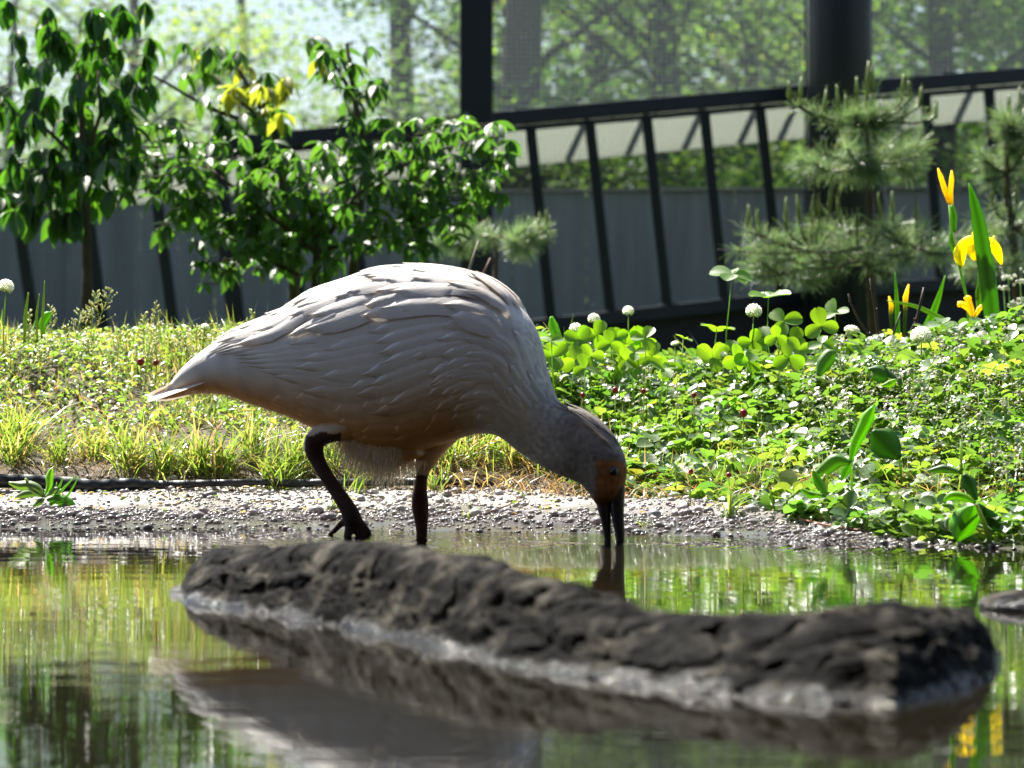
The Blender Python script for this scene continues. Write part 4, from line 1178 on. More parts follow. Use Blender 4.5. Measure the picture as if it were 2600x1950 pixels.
    for pts, w, c in (([(112, 1262), (95, 1240), (70, 1232), (45, 1236), (18, 1226)], [6, 22, 26, 24, 6], (0.09, 0.12, 0.07)), ([(112, 1262), (90, 1252), (62, 1254), (40, 1262)], [6, 18, 24, 8], (0.07, 0.10, 0.05)), ([(112, 1262), (124, 1235), (122, 1210), (128, 1190)], [6, 16, 22, 8], (0.10, 0.17, 0.016)),
                      ([(118, 1270), (145, 1268), (170, 1278), (188, 1285)], [6, 26, 30, 8], (0.05, 0.10, 0.02)), ([(112, 1266), (98, 1275), (82, 1286)], [6, 18, 6], (0.06, 0.09, 0.04)), ([(114, 1262), (135, 1245), (150, 1240)], [4, 18, 5], (0.09, 0.12, 0.07)), ([(112, 1262), (82, 1245), (60, 1215)], [4, 20, 5], (0.10, 0.13, 0.08))):
        broad_leaf(r, pts, w, d - random.uniform(0, .03), c, fold=.8)
    for pts in ([(125, 1282), (160, 1240), (190, 1208)], [(125, 1282), (150, 1235), (158, 1212)], [(128, 1282), (170, 1262), (198, 1210)], [(128, 1285), (140, 1250), (141, 1225)]):
        blade_obj("blade", pts, [5, 7, 1.5], d, (0.085, 0.15, 0.02), r)
    tag(r, "lobed silvery weed with grass blades growing over the black edging", "plant")
broadleaf_plants()

def tuft(px, py, d, n, hh, label, spread=0.006):
    c = P(px, py, d); g = Vector((c.x, c.y, apron_z(c.x, c.y)))
    root = empty("grass_tuft", g)
    for k in range(n):
        x = np.array([g.x + random.gauss(0, spread)]); y = np.array([g.y + random.gauss(0, spread)])
        v, f, cc = blades(x, y, np.array([g.z - .003]), np.array([random.uniform(.6, 1.2) * hh]), np.array([random.uniform(.002, .0038)]), np.array([random.uniform(0, 6.28)]), np.array([random.uniform(.15, 1.1)]), palette(1, GREENS[:4], [4, 4, 2, 1]), 7)
        mesh_obj("blade", v, f, M['grass'], root, cc)
    tag(root, label, "grass", "grass tufts rooted in the gravel", "thing")
tuft(853, 1294, 4.2, 16, .034, "small grass tuft in the gravel between the bird's legs and tail")
tuft(1853, 1308, 4.02, 26, .052, "bright grass tuft in the gravel right of the bird's head")
tuft(1630, 1320, 4.0, 9, .02, "tiny green tuft beside the beak at the water")
tuft(1190, 1320, 4.12, 6, .016, "tiny sprig on the gravel left of the beak")
tuft(912, 1245, 4.33, 30, .055, "grass clump spilling over the edging behind the bent leg", .012)
tuft(705, 1235, 4.36, 30, .06, "grass clump at the edging below the bird's tail", .012)
tuft(1095, 1240, 4.33, 26, .055, "grass clump at the edging right of the straight leg", .012)

# three tall blades at left
for i, (pts, w, lab) in enumerate((([(62, 870), (63, 800), (70, 742)], [8, 10, 3], "leftmost of the three tall grass blades below the big clover flower"), ([(95, 870), (91, 800), (98, 745)], [5, 7, 2], "middle of the three tall grass blades below the big clover flower"), ([(105, 860), (108, 790), (111, 712)], [5, 7, 2], "tallest and rightmost of the three tall grass blades at left"))):
    tag(blade_obj("tall_grass", pts, w, 5.02, (0.10, 0.15, 0.025), None, 'grass'), lab, "grass blade", "tall single grass blades", "thing")
tag(blade_obj("round_leaf", [(112, 850), (105, 825), (118, 800), (128, 793)], [6, 22, 24, 6], 5.06, (0.07, 0.14, 0.015), None), "small glowing round leaf behind the three tall grass blades", "leaf")

# flowering stalks (fine whitish heads) on the right
def stalk(px, py, d, hh, i):
    g = ground_hit(px + random.uniform(-20, 20), d); top = P(px, py, d)
    if top.z < g.z + .03: g.z = top.z - .045
    root = empty("flowering_herb", g)
    mb = MB(); mb.tube([g, (g + top) / 2 + Vector((.003, 0, 0)), top], [.0009, .0008, .0007], 5, (0.10, 0.12, 0.05)); mb.build("stem", M['clover'], root)
    mb = MB()
    for k in range(6):
        p = top.lerp(g, k * 0.13)
        rr = (0.0095 - 0.0006 * k) * random.uniform(.8, 1.2)
        for q in range(9):
            a = random.uniform(0, 6.28); e = random.uniform(-.5, 1)
            c = p + Vector((math.cos(a) * rr, math.sin(a) * rr, e * rr * .7)); s = random.uniform(.0016, .0028)
            mb.add([(c.x + v[0] * s, c.y + v[1] * s, c.z + v[2] * s) for v in icov], icof.tolist(), random.choice([(0.50, 0.50, 0.42), (0.24, 0.28, 0.12), (0.55, 0.50, 0.50), (0.16, 0.22, 0.07)]))
    mb.build("flower_whorl", M['petal'], root)
    for k in range(4):
        p = g.lerp(top, 0.2 + 0.17 * k); a = random.uniform(0, 6.28)
        for s_ in (0, math.pi):
            v, f = LEAF; fr = frames(1, np.array([a + s_]), np.array([random.uniform(-.3, .5)]))
            vv, ff, cc = scatter(v, f, np.array([p[:]]), fr, np.array([random.uniform(.012, .02)]), palette(1, [(0.07, 0.12, 0.03)], [1]))
            mesh_obj("leaf", vv, ff, M['leaf'], root, cc)
    tag(root, "small whitish flowering herb stalk standing in the right hand ground cover", "herb", "whitish flowering herb stalks")
spots = [(2135, 860, 4.75), (2385, 865, 4.8), (2433, 845, 4.85), (2560, 815, 4.85), (2255, 905, 4.65), (2200, 930, 4.55), (2320, 925, 4.6), (2360, 950, 4.5), (2410, 975, 4.4), (2470, 920, 4.6), (2520, 960, 4.45), (2570, 940, 4.5), (2150, 985, 4.4), (2210, 1000, 4.35), (2260, 1020, 4.3), (2440, 1030, 4.25), (2500, 1060, 4.2), (2560, 1020, 4.3), (2590, 1090, 4.15), (2320, 1010, 4.35), (2540, 1130, 4.05), (2380, 1040, 4.25), (2290, 955, 4.5), (2485, 1000, 4.35), (2590, 980, 4.45), (1640, 935, 4.7), (1720, 955, 4.65), (2050, 960, 4.55), (2100, 1010, 4.4)]
for i, (a, b, c) in enumerate(spots): stalk(a, b, min(c, dfor(a, b, .105)), .05, i)

# white umbel clump at the right edge, behind
def umbel():
    d = 6.0; root = empty("white_umbel_plant", ground_hit(2575, d))
    for (x, y, r) in ((2560, 705, 20), (2590, 715, 22), (2575, 770, 20), (2610, 690, 22), (2548, 730, 14), (2600, 760, 16)):
        c = P(x, y, d); mb = MB()
        for k in range(16):
            a = random.uniform(0, 6.28); q = random.uniform(0, 1) ** .5 * r / F * d
            p = c + Vector((math.cos(a) * q, math.sin(a) * q, random.gauss(0, .002)))
            s = .0035; mb.add([(p.x + v[0] * s, p.y + v[1] * s, p.z + v[2] * s) for v in icov], icof.tolist(), (0.5, 0.52, 0.45))
        mb.build("flower_head", M['petal'], root)
        mb = MB(); mb.tube([c, Vector((c.x + .01, c.y, .25))], .0012, 5, (0.06, 0.1, 0.03)); mb.build("stem", M['clover'], root)
    tag(root, "clump of small white flower heads behind the iris at right", "plant")
umbel()

# reddish runner lying at the water's edge
mb = MB(); mb.tube([P(2030, 1318, 3.93), P(2120, 1338, 3.86), P(2220, 1352, 3.80), P(2330, 1366, 3.76)], [.0016, .0018, .0018, .0014], 6, (0.16, 0.05, 0.025))
tag(mb.build("red_runner", M['twig']), "reddish bare runner lying along the right waterline", "stem")
mb = MB(); mb.tube([P(1190, 1318, 4.1), P(1240, 1300, 4.14), P(1290, 1283, 4.18), P(1320, 1262, 4.22)], [.0008, .0009, .0009, .0008], 6, (0.18, 0.07, 0.03))
tag(mb.build("red_runner", M['twig']), "thin reddish runner curving over the gravel left of the beak", "stem")

# ------------------------------------------------------------------ the bird
YAW = R(22); CY, SY = math.cos(YAW), math.sin(YAW)
BN = Vector((-SY, -CY, 0))      # towards the camera side
def Bp(px, py, off=0.0):
    a = (px - 1300) / F
    d = (3.87 * CY - 0.045 * SY) / (a * SY + CY)
    return P(px, py, d) + BN * off

ST = [ # top(x,y) bottom(x,y) half width px
    (392, 1003, 394, 1011, 6), (425, 985, 432, 1012, 24), (478, 922, 500, 1000, 42), (562, 860, 572, 1003, 66), (643, 818, 652, 1030, 88), (732, 787, 737, 1058, 108),
    (802, 742, 812, 1092, 126), (887, 712, 900, 1122, 140), (963, 686, 975, 1142, 150), (1040, 679, 1060, 1142, 155), (1146, 686, 1130, 1125, 156), (1234, 710, 1178, 1110, 152),
    (1300, 760, 1222, 1101, 142), (1352, 838, 1256, 1104, 126), (1384, 950, 1284, 1116, 98), (1420, 1022, 1318, 1146, 70), (1478, 1043, 1362, 1175, 58), (1538, 1087, 1412, 1202, 54), (1573, 1132, 1470, 1226, 50),
    (1588, 1177, 1492, 1246, 46), (1588, 1212, 1506, 1266, 40), (1582, 1242, 1515, 1280, 32), (1578, 1264, 1524, 1290, 20)]
STT = np.array([Bp(s[0], s[1])[:] for s in ST]); STB = np.array([Bp(s[2], s[3])[:] for s in ST]); STW = np.array([s[4] / F * 3.9 for s in ST])
def cr(arr, s):
    """Catmull-Rom through rows of arr at float index s (array)"""
    s = np.clip(np.asarray(s, float), 0, len(arr) - 1.0001); i = np.floor(s).astype(int); t = (s - i)
    if arr.ndim == 2: t = t[..., None]
    n = len(arr)
    p0, p1, p2, p3 = arr[np.clip(i - 1, 0, n - 1)], arr[i], arr[np.clip(i + 1, 0, n - 1)], arr[np.clip(i + 2, 0, n - 1)]
    return 0.5 * (2 * p1 + (p2 - p0) * t + (2 * p0 - 5 * p1 + 4 * p2 - p3) * t ** 2 + (3 * p1 - p0 - 3 * p2 + p3) * t ** 3)
BNv = np.array(BN[:])
def Bs(s, th):
    s = np.asarray(s, float); th = np.asarray(th, float)
    T, B_, w = cr(STT, s), cr(STB, s), cr(STW, s)
    c = (T + B_) / 2; e1 = (T - B_) / 2
    ct, st = np.cos(th), np.sin(th)
    # a little flatter on the flanks than an ellipse
    st = np.sign(st) * np.abs(st) ** 0.9
    return c + e1 * ct[..., None] + BNv * (w * st)[..., None]
def Bnorm(s, th):
    e = 0.02
    a = Bs(s + e, th) - Bs(s - e, th); b = Bs(s, th + e) - Bs(s, th - e)
    n = np.cross(b, a); n /= np.linalg.norm(n, axis=-1, keepdims=True) + 1e-12
    c = (cr(STT, s) + cr(STB, s)) / 2
    sgn = np.sign(np.sum(n * (Bs(s, th) - c), -1, keepdims=True)); sgn[sgn == 0] = 1
    return n * sgn

def plumage(pts, nz=None):
    """feather colour by place on the bird (picture coordinates of the side view)"""
    px = 1300 + pts[:, 0] / pts[:, 1] * F; py = HY - (pts[:, 2] - H) / pts[:, 1] * F
    c = np.tile(np.array([0.735, 0.715, 0.70]), (len(pts), 1))
    def blend(k, col): 
        nonlocal c
        k = np.clip(k, 0, 1)[:, None]; c = c * (1 - k) + np.array(col) * k
    top = cr(STT, np.interp(px, [s[0] for s in ST][:15], range(15)))
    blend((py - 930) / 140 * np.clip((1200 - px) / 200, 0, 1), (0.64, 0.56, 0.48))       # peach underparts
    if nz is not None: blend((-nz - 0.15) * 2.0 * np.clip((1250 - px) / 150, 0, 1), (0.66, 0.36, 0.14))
    blend((px - 1330) / 120, (0.27, 0.245, 0.225))                                           # grey brown neck and head
    blend(np.clip((px - 1060) / 150, 0, 1) * np.clip((800 - py) / 60, 0, 1) * 0.6, (0.40, 0.35, 0.31))  # brownish mantle
    return c

def build_bird():
    root = empty("ibis", Vector((Bp(990, 1366).x, Bp(990, 1366).y, 0)))
    bm = bmesh.new()
    def loft(rings):
        vs = [[bm.verts.new(tuple(p)) for p in r] for r in rings]
        m = len(vs[0])
        for a, b in zip(vs[:-1], vs[1:]):
            for k in range(m): bm.faces.new((a[k], a[(k + 1) % m], b[(k + 1) % m], b[k]))
        bm.faces.new(vs[0][::-1]); bm.faces.new(vs[-1])
    S = np.linspace(0, 22, 150); TH = np.linspace(0, 2 * math.pi, 49)[:-1]
    loft([Bs(np.full(48, s), TH) for s in S])
    def limb(pts, seg=16):
        # pts: (px,py,r_px,off)
        P3 = [Bp(p[0], p[1], p[3]) for p in pts]; rad = [p[2] / F * 3.87 for p in pts]
        arr = np.array([[*q, r_] for q, r_ in zip(P3, rad)])
        U = np.linspace(0, len(arr) - 1.001, len(arr) * 5); A = cr(arr, U)
        rings = []
        for i in range(len(A)):
            t = Vector(A[min(i + 1, len(A) - 1), :3] - A[max(i - 1, 0), :3]).normalized()
            b = BN.copy(); a = t.cross(b).normalized(); b = a.cross(t)
            rings.append([Vector(A[i, :3]) + (a * math.cos(2 * math.pi * k / seg) + b * math.sin(2 * math.pi * k / seg) * 0.95) * A[i, 3] for k in range(seg)])
        loft(rings)
    near, far = 0.028, -0.028
    rear = [(940, 1050, 62, near), (895, 1078, 42, near), (852, 1098, 29, near), (822, 1118, 27, near), (821, 1145, 25, near), (834, 1178, 19.5, near), (855, 1212, 19, near), (882, 1252, 20, near), (905, 1288, 22, near), (917, 1315, 25, near), (920, 1330, 23, near)]
    front = [(1085, 1085, 75, far), (1072, 1130, 46, far), (1060, 1170, 29, far), (1052, 1200, 18, far), (1048, 1225, 16, far), (1045, 1252, 20, far), (1045, 1280, 23, far), (1047, 1305, 21, far), (1049, 1335, 17, far), (1050, 1365, 15, far), (1052, 1400, 16, far)]
    limb(rear); limb(front)
    toes = [[(912, 1322, 16, near), (914, 1345, 12, near + .008), (912, 1372, 11, near + .014), (915, 1410, 10, near + .02)], [(924, 1322, 16, near), (934, 1348, 12, near), (940, 1372, 11, near), (950, 1410, 10, near)], [(930, 1322, 14, near), (945, 1345, 11, near - .008), (951, 1372, 10, near - .014), (960, 1410, 9, near - .016)],
            [(905, 1318, 12, near), (886, 1330, 9, near), (868, 1348, 7.5, near), (850, 1362, 4, near)]]
    for t in toes: limb(t, 12)
    # belly tuft volume and breast
    limb([(900, 1085, 40, .0), (930, 1120, 52, .0), (965, 1140, 48, 0), (1005, 1140, 46, 0), (1060, 1120, 40, 0)])
    me = bpy.data.meshes.new("body"); bm.normal_update(); bm.to_mesh(me); bm.free()
    o = bpy.data.objects.new("body", me); COL.objects.link(o)
    rm = o.modifiers.new("r", 'REMESH'); rm.mode = 'VOXEL'; rm.voxel_size = 0.0026; rm.use_smooth_shade = True
    sm = o.modifiers.new("s", 'SMOOTH'); sm.factor = 0.5; sm.iterations = 5
    dg = bpy.context.evaluated_depsgraph_get(); dg.update()
    m2 = bpy.data.meshes.new_from_object(o.evaluated_get(dg))
    o.modifiers.clear(); o.data = m2; m2.name = "body"
    o.parent = root; o.matrix_parent_inverse = root.matrix_basis.inverted()
    co = np.empty(len(m2.vertices) * 3); m2.vertices.foreach_get("co", co); co = co.reshape(-1, 3)
    px = 1300 + co[:, 0] / co[:, 1] * F; py = HY - (co[:, 2] - H) / co[:, 1] * F
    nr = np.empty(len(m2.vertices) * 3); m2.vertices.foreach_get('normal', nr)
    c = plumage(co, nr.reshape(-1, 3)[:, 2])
    jit = np.array([noise.noise(Vector(p) * 45) for p in co])[:, None]
    c *= 1 + 0.22 * jit
    fine = np.array([noise.noise(Vector(p) * 160) for p in co])
    c *= (1 + 0.5 * np.clip((px - 1290) / 60, 0, 1) * fine)[:, None]
    def polyd(pts):
        best = np.full(len(px), 1e9)
        for a, b in zip(pts[:-1], pts[1:]):
            ax_, ay_, bx_, by_ = a[0], a[1], b[0], b[1]
            t = np.clip(((px - ax_) * (bx_ - ax_) + (py - ay_) * (by_ - ay_)) / ((bx_ - ax_) ** 2 + (by_ - ay_) ** 2), 0, 1)
            best = np.minimum(best, np.hypot(px - ax_ - t * (bx_ - ax_), py - ay_ - t * (by_ - ay_)))
        return best
    soft = jit[:, 0] * 16
    legc = np.array([0.055, 0.031, 0.025])
    k = ((polyd(rear[2:]) < 46) & (py + soft > 1103) & (px < 866) | ((polyd(rear[4:]) < 60) & (py > 1140) & (px < 985)) | ((py > 1290) & (px < 1000)))
    c[k] = legc * (1 + 0.5 * jit[k])
    k = (py + soft * 2 > 1200) & (px > 1000) & (px < 1120)
    c[k] = np.array([0.075, 0.030, 0.020]) * (1 + 0.6 * jit[k])
    k = (py > 1252) & (px > 1000) & (px < 1120); c[k] = np.array([0.060, 0.028, 0.021]) * (1 + 0.6 * jit[k])
    # bare orange face
    poly = [(1511, 1176), (1522, 1168), (1548, 1166), (1576, 1172), (1600, 1188), (1604, 1240), (1590, 1262), (1560, 1290), (1526, 1296), (1508, 1276), (1514, 1240), (1516, 1205)]
    inside = np.zeros(len(px), bool)
    qx, qy = px + soft * 0.35, py + soft * 0.35
    j = len(poly) - 1
    for i in range(len(poly)):
        xi, yi = poly[i]; xj, yj = poly[j]
        cr_ = ((yi > qy) != (yj > qy)) & (qx < (xj - xi) * (qy - yi) / (yj - yi + 1e-9) + xi)
        inside ^= cr_; j = i
    face = np.array([0.31, 0.135, 0.05])
    c[inside] = face * (1 + 0.45 * jit[inside] + 0.5 * fine[inside][:, None])
    low = inside & (py > 1238)
    kk = np.clip((py[low] - 1238) / 40, 0, 1)[:, None]
    c[low] = c[low] * (1 - kk) + np.array([0.10, 0.035, 0.015]) * kk
    rim = (~inside) & (polyd([(1512, 1166), (1550, 1158), (1584, 1166)]) < 9); c[rim] *= 0.7
    a = m2.color_attributes.new("Col", 'FLOAT_COLOR', 'POINT')
    a.data.foreach_set("color", np.hstack([c.clip(0.005, 0.8), np.ones((len(c), 1))]).astype(np.float32).ravel())
    m2.materials.clear(); m2.materials.append(M['body'])
    m2.polygons.foreach_set("use_smooth", np.ones(len(m2.polygons), bool))
    bvh = BVHTree.FromPolygons([tuple(v) for v in co], [tuple(p.vertices) for p in m2.polygons])
    def surf(px_, py_):
        org = Vector((0, 0, H)); dr = (P(px_, py_, 4) - org).normalized()
        h = bvh.ray_cast(org, dr); return h[0], h[1]
    # eye
    p, nrm = surf(1558, 1196)
    if p is not None:
        mb = MB(); s = 0.0056
        mb.add([(p.x + nrm.x * -.001 + v[0] * s * 1.25, p.y - nrm.y * .001 + v[1] * s * .7, p.z + v[2] * s * 1.25) for v in icov2], icof2.tolist()); e0 = mb.build("eye_ring", M['eyering'], root)
        mb = MB(); q = p + nrm * 0.0018
        mb.add([(q.x + v[0] * s, q.y + v[1] * s, q.z + v[2] * s) for v in icov2], icof2.tolist()); mb.build("eye", M['eye'], root)
    # beak halves
    def mandible(name, rows):
        mb = MB(); rings, seg = [], 14
        A = np.array([[*Bp((l + r_) / 2, y), (r_ - l) / 2 / F * 3.73, w / F * 3.73] for (y, l, r_, w) in rows])
        U = np.linspace(0, len(A) - 1.001, len(A) * 4); A = cr(A, U); vs, fs = [], []
        e = Vector((CY, -SY, 0))
        for q in A:
            for k in range(seg):
                th = 2 * math.pi * k / seg; vs.append(tuple(Vector(q[:3]) + e * math.cos(th) * q[3] * 1.02 + BN * math.sin(th) * q[4]))
        for i in range(len(A) - 1):
            for k in range(seg): fs.append([i * seg + k, i * seg + (k + 1) % seg, (i + 1) * seg + (k + 1) % seg, (i + 1) * seg + k])
        fs.append(list(range(seg))[::-1]); fs.append([(len(A) - 1) * seg + k for k in range(seg)])
        z = np.array(vs)[:, 2]; zt = z.max()
        k = np.clip((z - (zt - 0.02)) / 0.02, 0, 1)[:, None]
        cols = np.array([0.012, 0.010, 0.012]) * (1 - k) + np.array([0.06, 0.022, 0.012]) * k
        mb.add(vs, fs, cols); return mb.build(name, M['beak'], root)
    mandible("upper_beak", [(1236, 1540, 1588, 22), (1262, 1546, 1586, 20), (1290, 1549, 1585, 17), (1320, 1554, 1585, 14), (1350, 1560, 1586, 12), (1385, 1566, 1585, 10), (1430, 1566, 1582, 8), (1480, 1560, 1572, 6)])
    mandible("lower_beak", [(1262, 1512, 1552, 20), (1290, 1516, 1552, 17), (1320, 1525, 1552, 14), (1350, 1531, 1552, 12), (1385, 1536, 1552, 10), (1430, 1536, 1550, 8), (1480, 1534, 1544, 6)])

    # ---- feathers laid over the body
    NU, NVv = 9, 7
    uu = np.linspace(0, 1, NU); vv = np.linspace(-1, 1, NVv)
    U, V = np.meshgrid(uu, vv, indexing='ij')
    quad = np.array([(i * NVv + j, (i + 1) * NVv + j, (i + 1) * NVv + j + 1, i * NVv + j + 1) for i in range(NU - 1) for j in range(NVv - 1)])
    parts = {}
    def part(nm, key):
        if key not in parts:
            e = empty(nm, (0, 0, 0)); e.parent = root; e.matrix_parent_inverse = root.matrix_basis.inverted(); parts[key] = e
        return parts[key]
    def feather(key, nm, s0, th0, Ls, Wt, base, tip=0.0018, skew=0.0, shade=1.0, edge=0.0007):
        wprof = np.minimum(1, 0.45 + 1.5 * U) * np.sqrt(np.clip(1 - U ** 5, 0, 1))
        rag = 1 + 0.05 * rng.normal(size=U.shape) * (U > .6)
        s = s0 - Ls * U * (1 - 0.07 * V ** 2 * U) + 0.0 * V
        th = th0 + Wt * V * wprof * rag + skew * U
        s = np.clip(s, 0.3, 21.5)
        p = Bs(s.ravel(), th.ravel()); n = Bnorm(s.ravel(), th.ravel())
        tip = tip * (0.42 if key == 'mantle' else 1.3 if key == 'crest' else 0.3); base = base * (0.6 if key == 'mantle' else 0.32)
        lift = (-0.0022 * (1 - np.clip(U * 5, 0, 1)) + base * np.clip(U * 5, 0, 1) + tip * U ** 2 - edge * np.abs(V) ** 1.6 * (0.4 + U) + 0.0004 * (np.abs(V) < .1)).ravel()
        p = p + n * lift[:, None]
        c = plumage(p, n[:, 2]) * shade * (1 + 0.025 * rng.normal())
        c *= (1 - 0.22 * np.abs(V.ravel()) ** 3 * (0.3 + 0.7 * U.ravel()) - 0.05 * (np.abs(V.ravel()) < .12))[:, None]  # darker edges paint soft shading between feathers into the colour
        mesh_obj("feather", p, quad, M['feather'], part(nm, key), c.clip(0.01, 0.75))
    g = lambda s: rng.normal(0, s)
    for side in (1, -1):
        key = 'wing%d' % side
        # long flight feathers
        for i in range(10):
            k = i / 9; feather(key, "wing", 8.3 + 0.9 * k + g(.1), side * (0.95 + 0.95 * k), 5.6 - 1.2 * k, 0.15, 0.0012 + .0004 * (9 - i) / 9, .0015, side * (-0.10 + 0.12 * (1 - k)), 0.99)
        if side == 1:
            for i in range(11): feather(key, "wing", 9.9 + g(.3), side * (0.70 + 0.115 * i), 3.6 + g(.3), 0.13, 0.0026, .0016, side * 0.16)
            for i in range(12): feather(key, "wing", 11.2 + g(.35), side * (0.66 + 0.115 * i), 2.8 + g(.3), 0.11, 0.0036, .0016, side * 0.28)
            for r_ in range(3):
                for i in range(11): feather(key, "wing", 12.1 + 0.55 * r_ + g(.25), side * (0.72 + 0.12 * i + .06 * (r_ % 2) + g(.04)), 1.7 + g(.25), 0.10, 0.0044 + .0003 * r_, .0014, side * 0.30)
        else:
            for i in range(6): feather(key, "wing", 9.9, side * (0.8 + 0.2 * i), 3.4, 0.2, 0.0026)
            for i in range(6): feather(key, "wing", 12.0, side * (0.8 + 0.2 * i), 2.5, 0.2, 0.0036)
    # long inner feathers folded over the rump
    for i in range(7): feather('mantle', "back_plumage", 6.2 + 0.25 * (i % 3) + g(.1), -0.75 + 0.25 * i, 3.4 + g(.2), 0.21, 0.0030 + .0006 * (i % 2), .0026, 0.0, 1.02)
    # scapulars and mantle, row over row
    for r_, s0 in enumerate((6.9, 7.7, 8.5, 9.3, 10.1, 10.9, 11.7, 12.5)):
        n_ = 9
        for i in range(n_):
            th = -0.92 + 1.84 * (i + 0.5 * (r_ % 2)) / (n_ - 0.5)
            feather('mantle', "back_plumage", s0 + g(.16), th + g(.06), 2.5 + g(.4), 0.125 + g(.02), 0.0056 + .0002 * r_ + abs(g(.0006)), 0.0030 + abs(g(.0014)), 0.22 * th + g(.08), 1.0 + g(.03), .0012)
    # breast, flank and neck base
    for r_, s0 in enumerate((13.6, 14.2, 14.8)):
        for i in range(9): feather('breast', "breast_plumage", s0 + g(.1), 0.5 + 0.25 * i + g(.05), 1.2 + g(.2), 0.13, 0.0016, .0010, .15 + g(.08))
    for r_, s0 in enumerate((6.2, 7.2, 8.2, 9.2, 10.2, 11.2, 12.2)):
        for i in range(3): feather('breast', "breast_plumage", s0 + g(.15), 2.15 + 0.22 * i + g(.05), 1.4 + g(.1), 0.16, 0.0010, .0016, .06)
    # tail fan
    tl = part("tail", 'tail')
    for i in range(7):
        k = (i - 3) / 3.0
        root_p = Bp(560, 945 + 12 * abs(k), -0.020 * k); tip_p = Bp(376 + 10 * abs(k), 1002 + 12 * abs(k), -0.012 * k)
        mid = (root_p + tip_p) / 2 + Vector((0, 0, 0.004 - 0.004 * abs(k)))
        vs, cs = [], []
        for u in uu:
            c0 = root_p * (1 - u) ** 2 + mid * 2 * u * (1 - u) + tip_p * u * u
            w = 0.017 * min(1, .4 + u) * math.sqrt(max(0, 1 - u ** 6))
            for v in vv:
                ax_ = Vector((BN.x, BN.y, 0.25 * (1 if k >= 0 else -1))).normalized()
                q = c0 + ax_ * w * v * -1; q.z -= 0.003 * v * v + 0.0012 * i * 0
                vs.append(tuple(q)); cs.append((0.66, 0.62, 0.58) if abs(v) > .1 else (0.52, 0.45, 0.38))
        mesh_obj("feather", vs, quad, M['feather'], tl, np.array(cs))
    # crest feathers lying along the nape
    for i in range(9):
        s0 = 18.6 - 0.5 * (i % 4); th = -0.5 + 0.13 * i
        feather('crest', "crest", s0, th, 2.6 + g(.3), 0.09, .0014, .0045, g(.05), 0.95 + 0.15 * rng.random(), .0005)
    # ---- down under the belly
    vs, fs, cs = [], [], []
    def strand(p, dr, ln, w, col, n=5, sag=0.25):
        nonlocal vs, fs, cs
        b0 = len(vs); side = dr.cross(Vector((0, 1, 0.1))).normalized()
        for i in range(n):
            u = i / (n - 1); q = p + dr * ln * u + Vector((0, 0, -sag * ln * u * u)); ww = w * (1 - .85 * u)
            vs += [tuple(q - side * ww), tuple(q + side * ww)]; cs += [col, col]
        for i in range(n - 1): fs.append([b0 + 2 * i, b0 + 2 * i + 1, b0 + 2 * i + 3, b0 + 2 * i + 2])
    for i in range(2600):
        x = random.uniform(878, 1030); off = random.uniform(-.03, .03)
        yb = np.interp(x, [878, 910, 960, 1000, 1030], [1095, 1135, 1165, 1165, 1150])
        p = Bp(x, yb - random.uniform(0, 55), off)
        ang = random.gauss(-1.85 + (x - 950) / 380, 0.22)
        dr = Vector((math.cos(ang) * CY, -math.cos(ang) * SY + random.gauss(0, .25), math.sin(ang))).normalized()
        strand(p, dr, random.uniform(.016, .044), random.uniform(.0002, .0005), random.choice([(0.62, 0.58, 0.50), (0.55, 0.50, 0.42), (0.66, 0.63, 0.58)]))
    # soft fringe along the under tail, thighs and neck
    for (a, b, m, ang0, ln) in (((500, 1004), (800, 1092), 420, -2.75, .016), ((1110, 1135), (1250, 1104), 160, -2.9, .007), ((830, 1098), (880, 1100), 120, -2.4, .012), ((1040, 1180), (1075, 1185), 120, -1.7, .010), ((1290, 1122), (1480, 1236), 240, -2.4, .006)):
        for i in range(m):
            t = random.random(); x = a[0] + (b[0] - a[0]) * t
            y = np.interp(x, [500, 572, 652, 737, 812, 830, 880, 1040, 1075, 1110, 1180, 1250, 1290, 1362, 1412, 1480], [1000, 1003, 1030, 1058, 1092, 1098, 1100, 1180, 1185, 1135, 1112, 1103, 1118, 1175, 1202, 1234])
            p = Bp(x, y - 6 - random.uniform(0, 8), random.uniform(-.02, .02)); an = random.gauss(ang0, .2)
            strand(p, Vector((math.cos(an) * CY, -math.cos(an) * SY, math.sin(an))), random.uniform(.5, 1.2) * ln, random.uniform(.0002, .0005), tuple(plumage(np.array([p[:]]))[0]))
    o = mesh_obj("belly_down", vs, fs, M['fluff'], root, np.array(cs)); tag(o, kind="stuff")
    tag(root, "large pale ibis with an orange face dipping its dark beak into the pond", "bird")
build_bird()

# ------------------------------------------------------------------ leafy shrubs and saplings
LM = {}
def shared_leaf(name, tmpl, col, mat):
    v, f = tmpl
    me = bpy.data.meshes.new(name); me.from_pydata(v.tolist(), [], f.tolist())
    a = me.color_attributes.new("Col", 'FLOAT_COLOR', 'POINT')
    c = np.tile(np.array([*col, 1.0], np.float32), (len(v), 1)); c[1::3, :3] *= 0.8
    a.data.foreach_set("color", c.ravel())
    me.polygons.foreach_set("use_smooth", np.ones(len(f), bool)); me.materials.append(mat)
    return me
BIGLEAF = leaf_template(0.21, 0.32, 0.45, 7)
from mathutils import Matrix

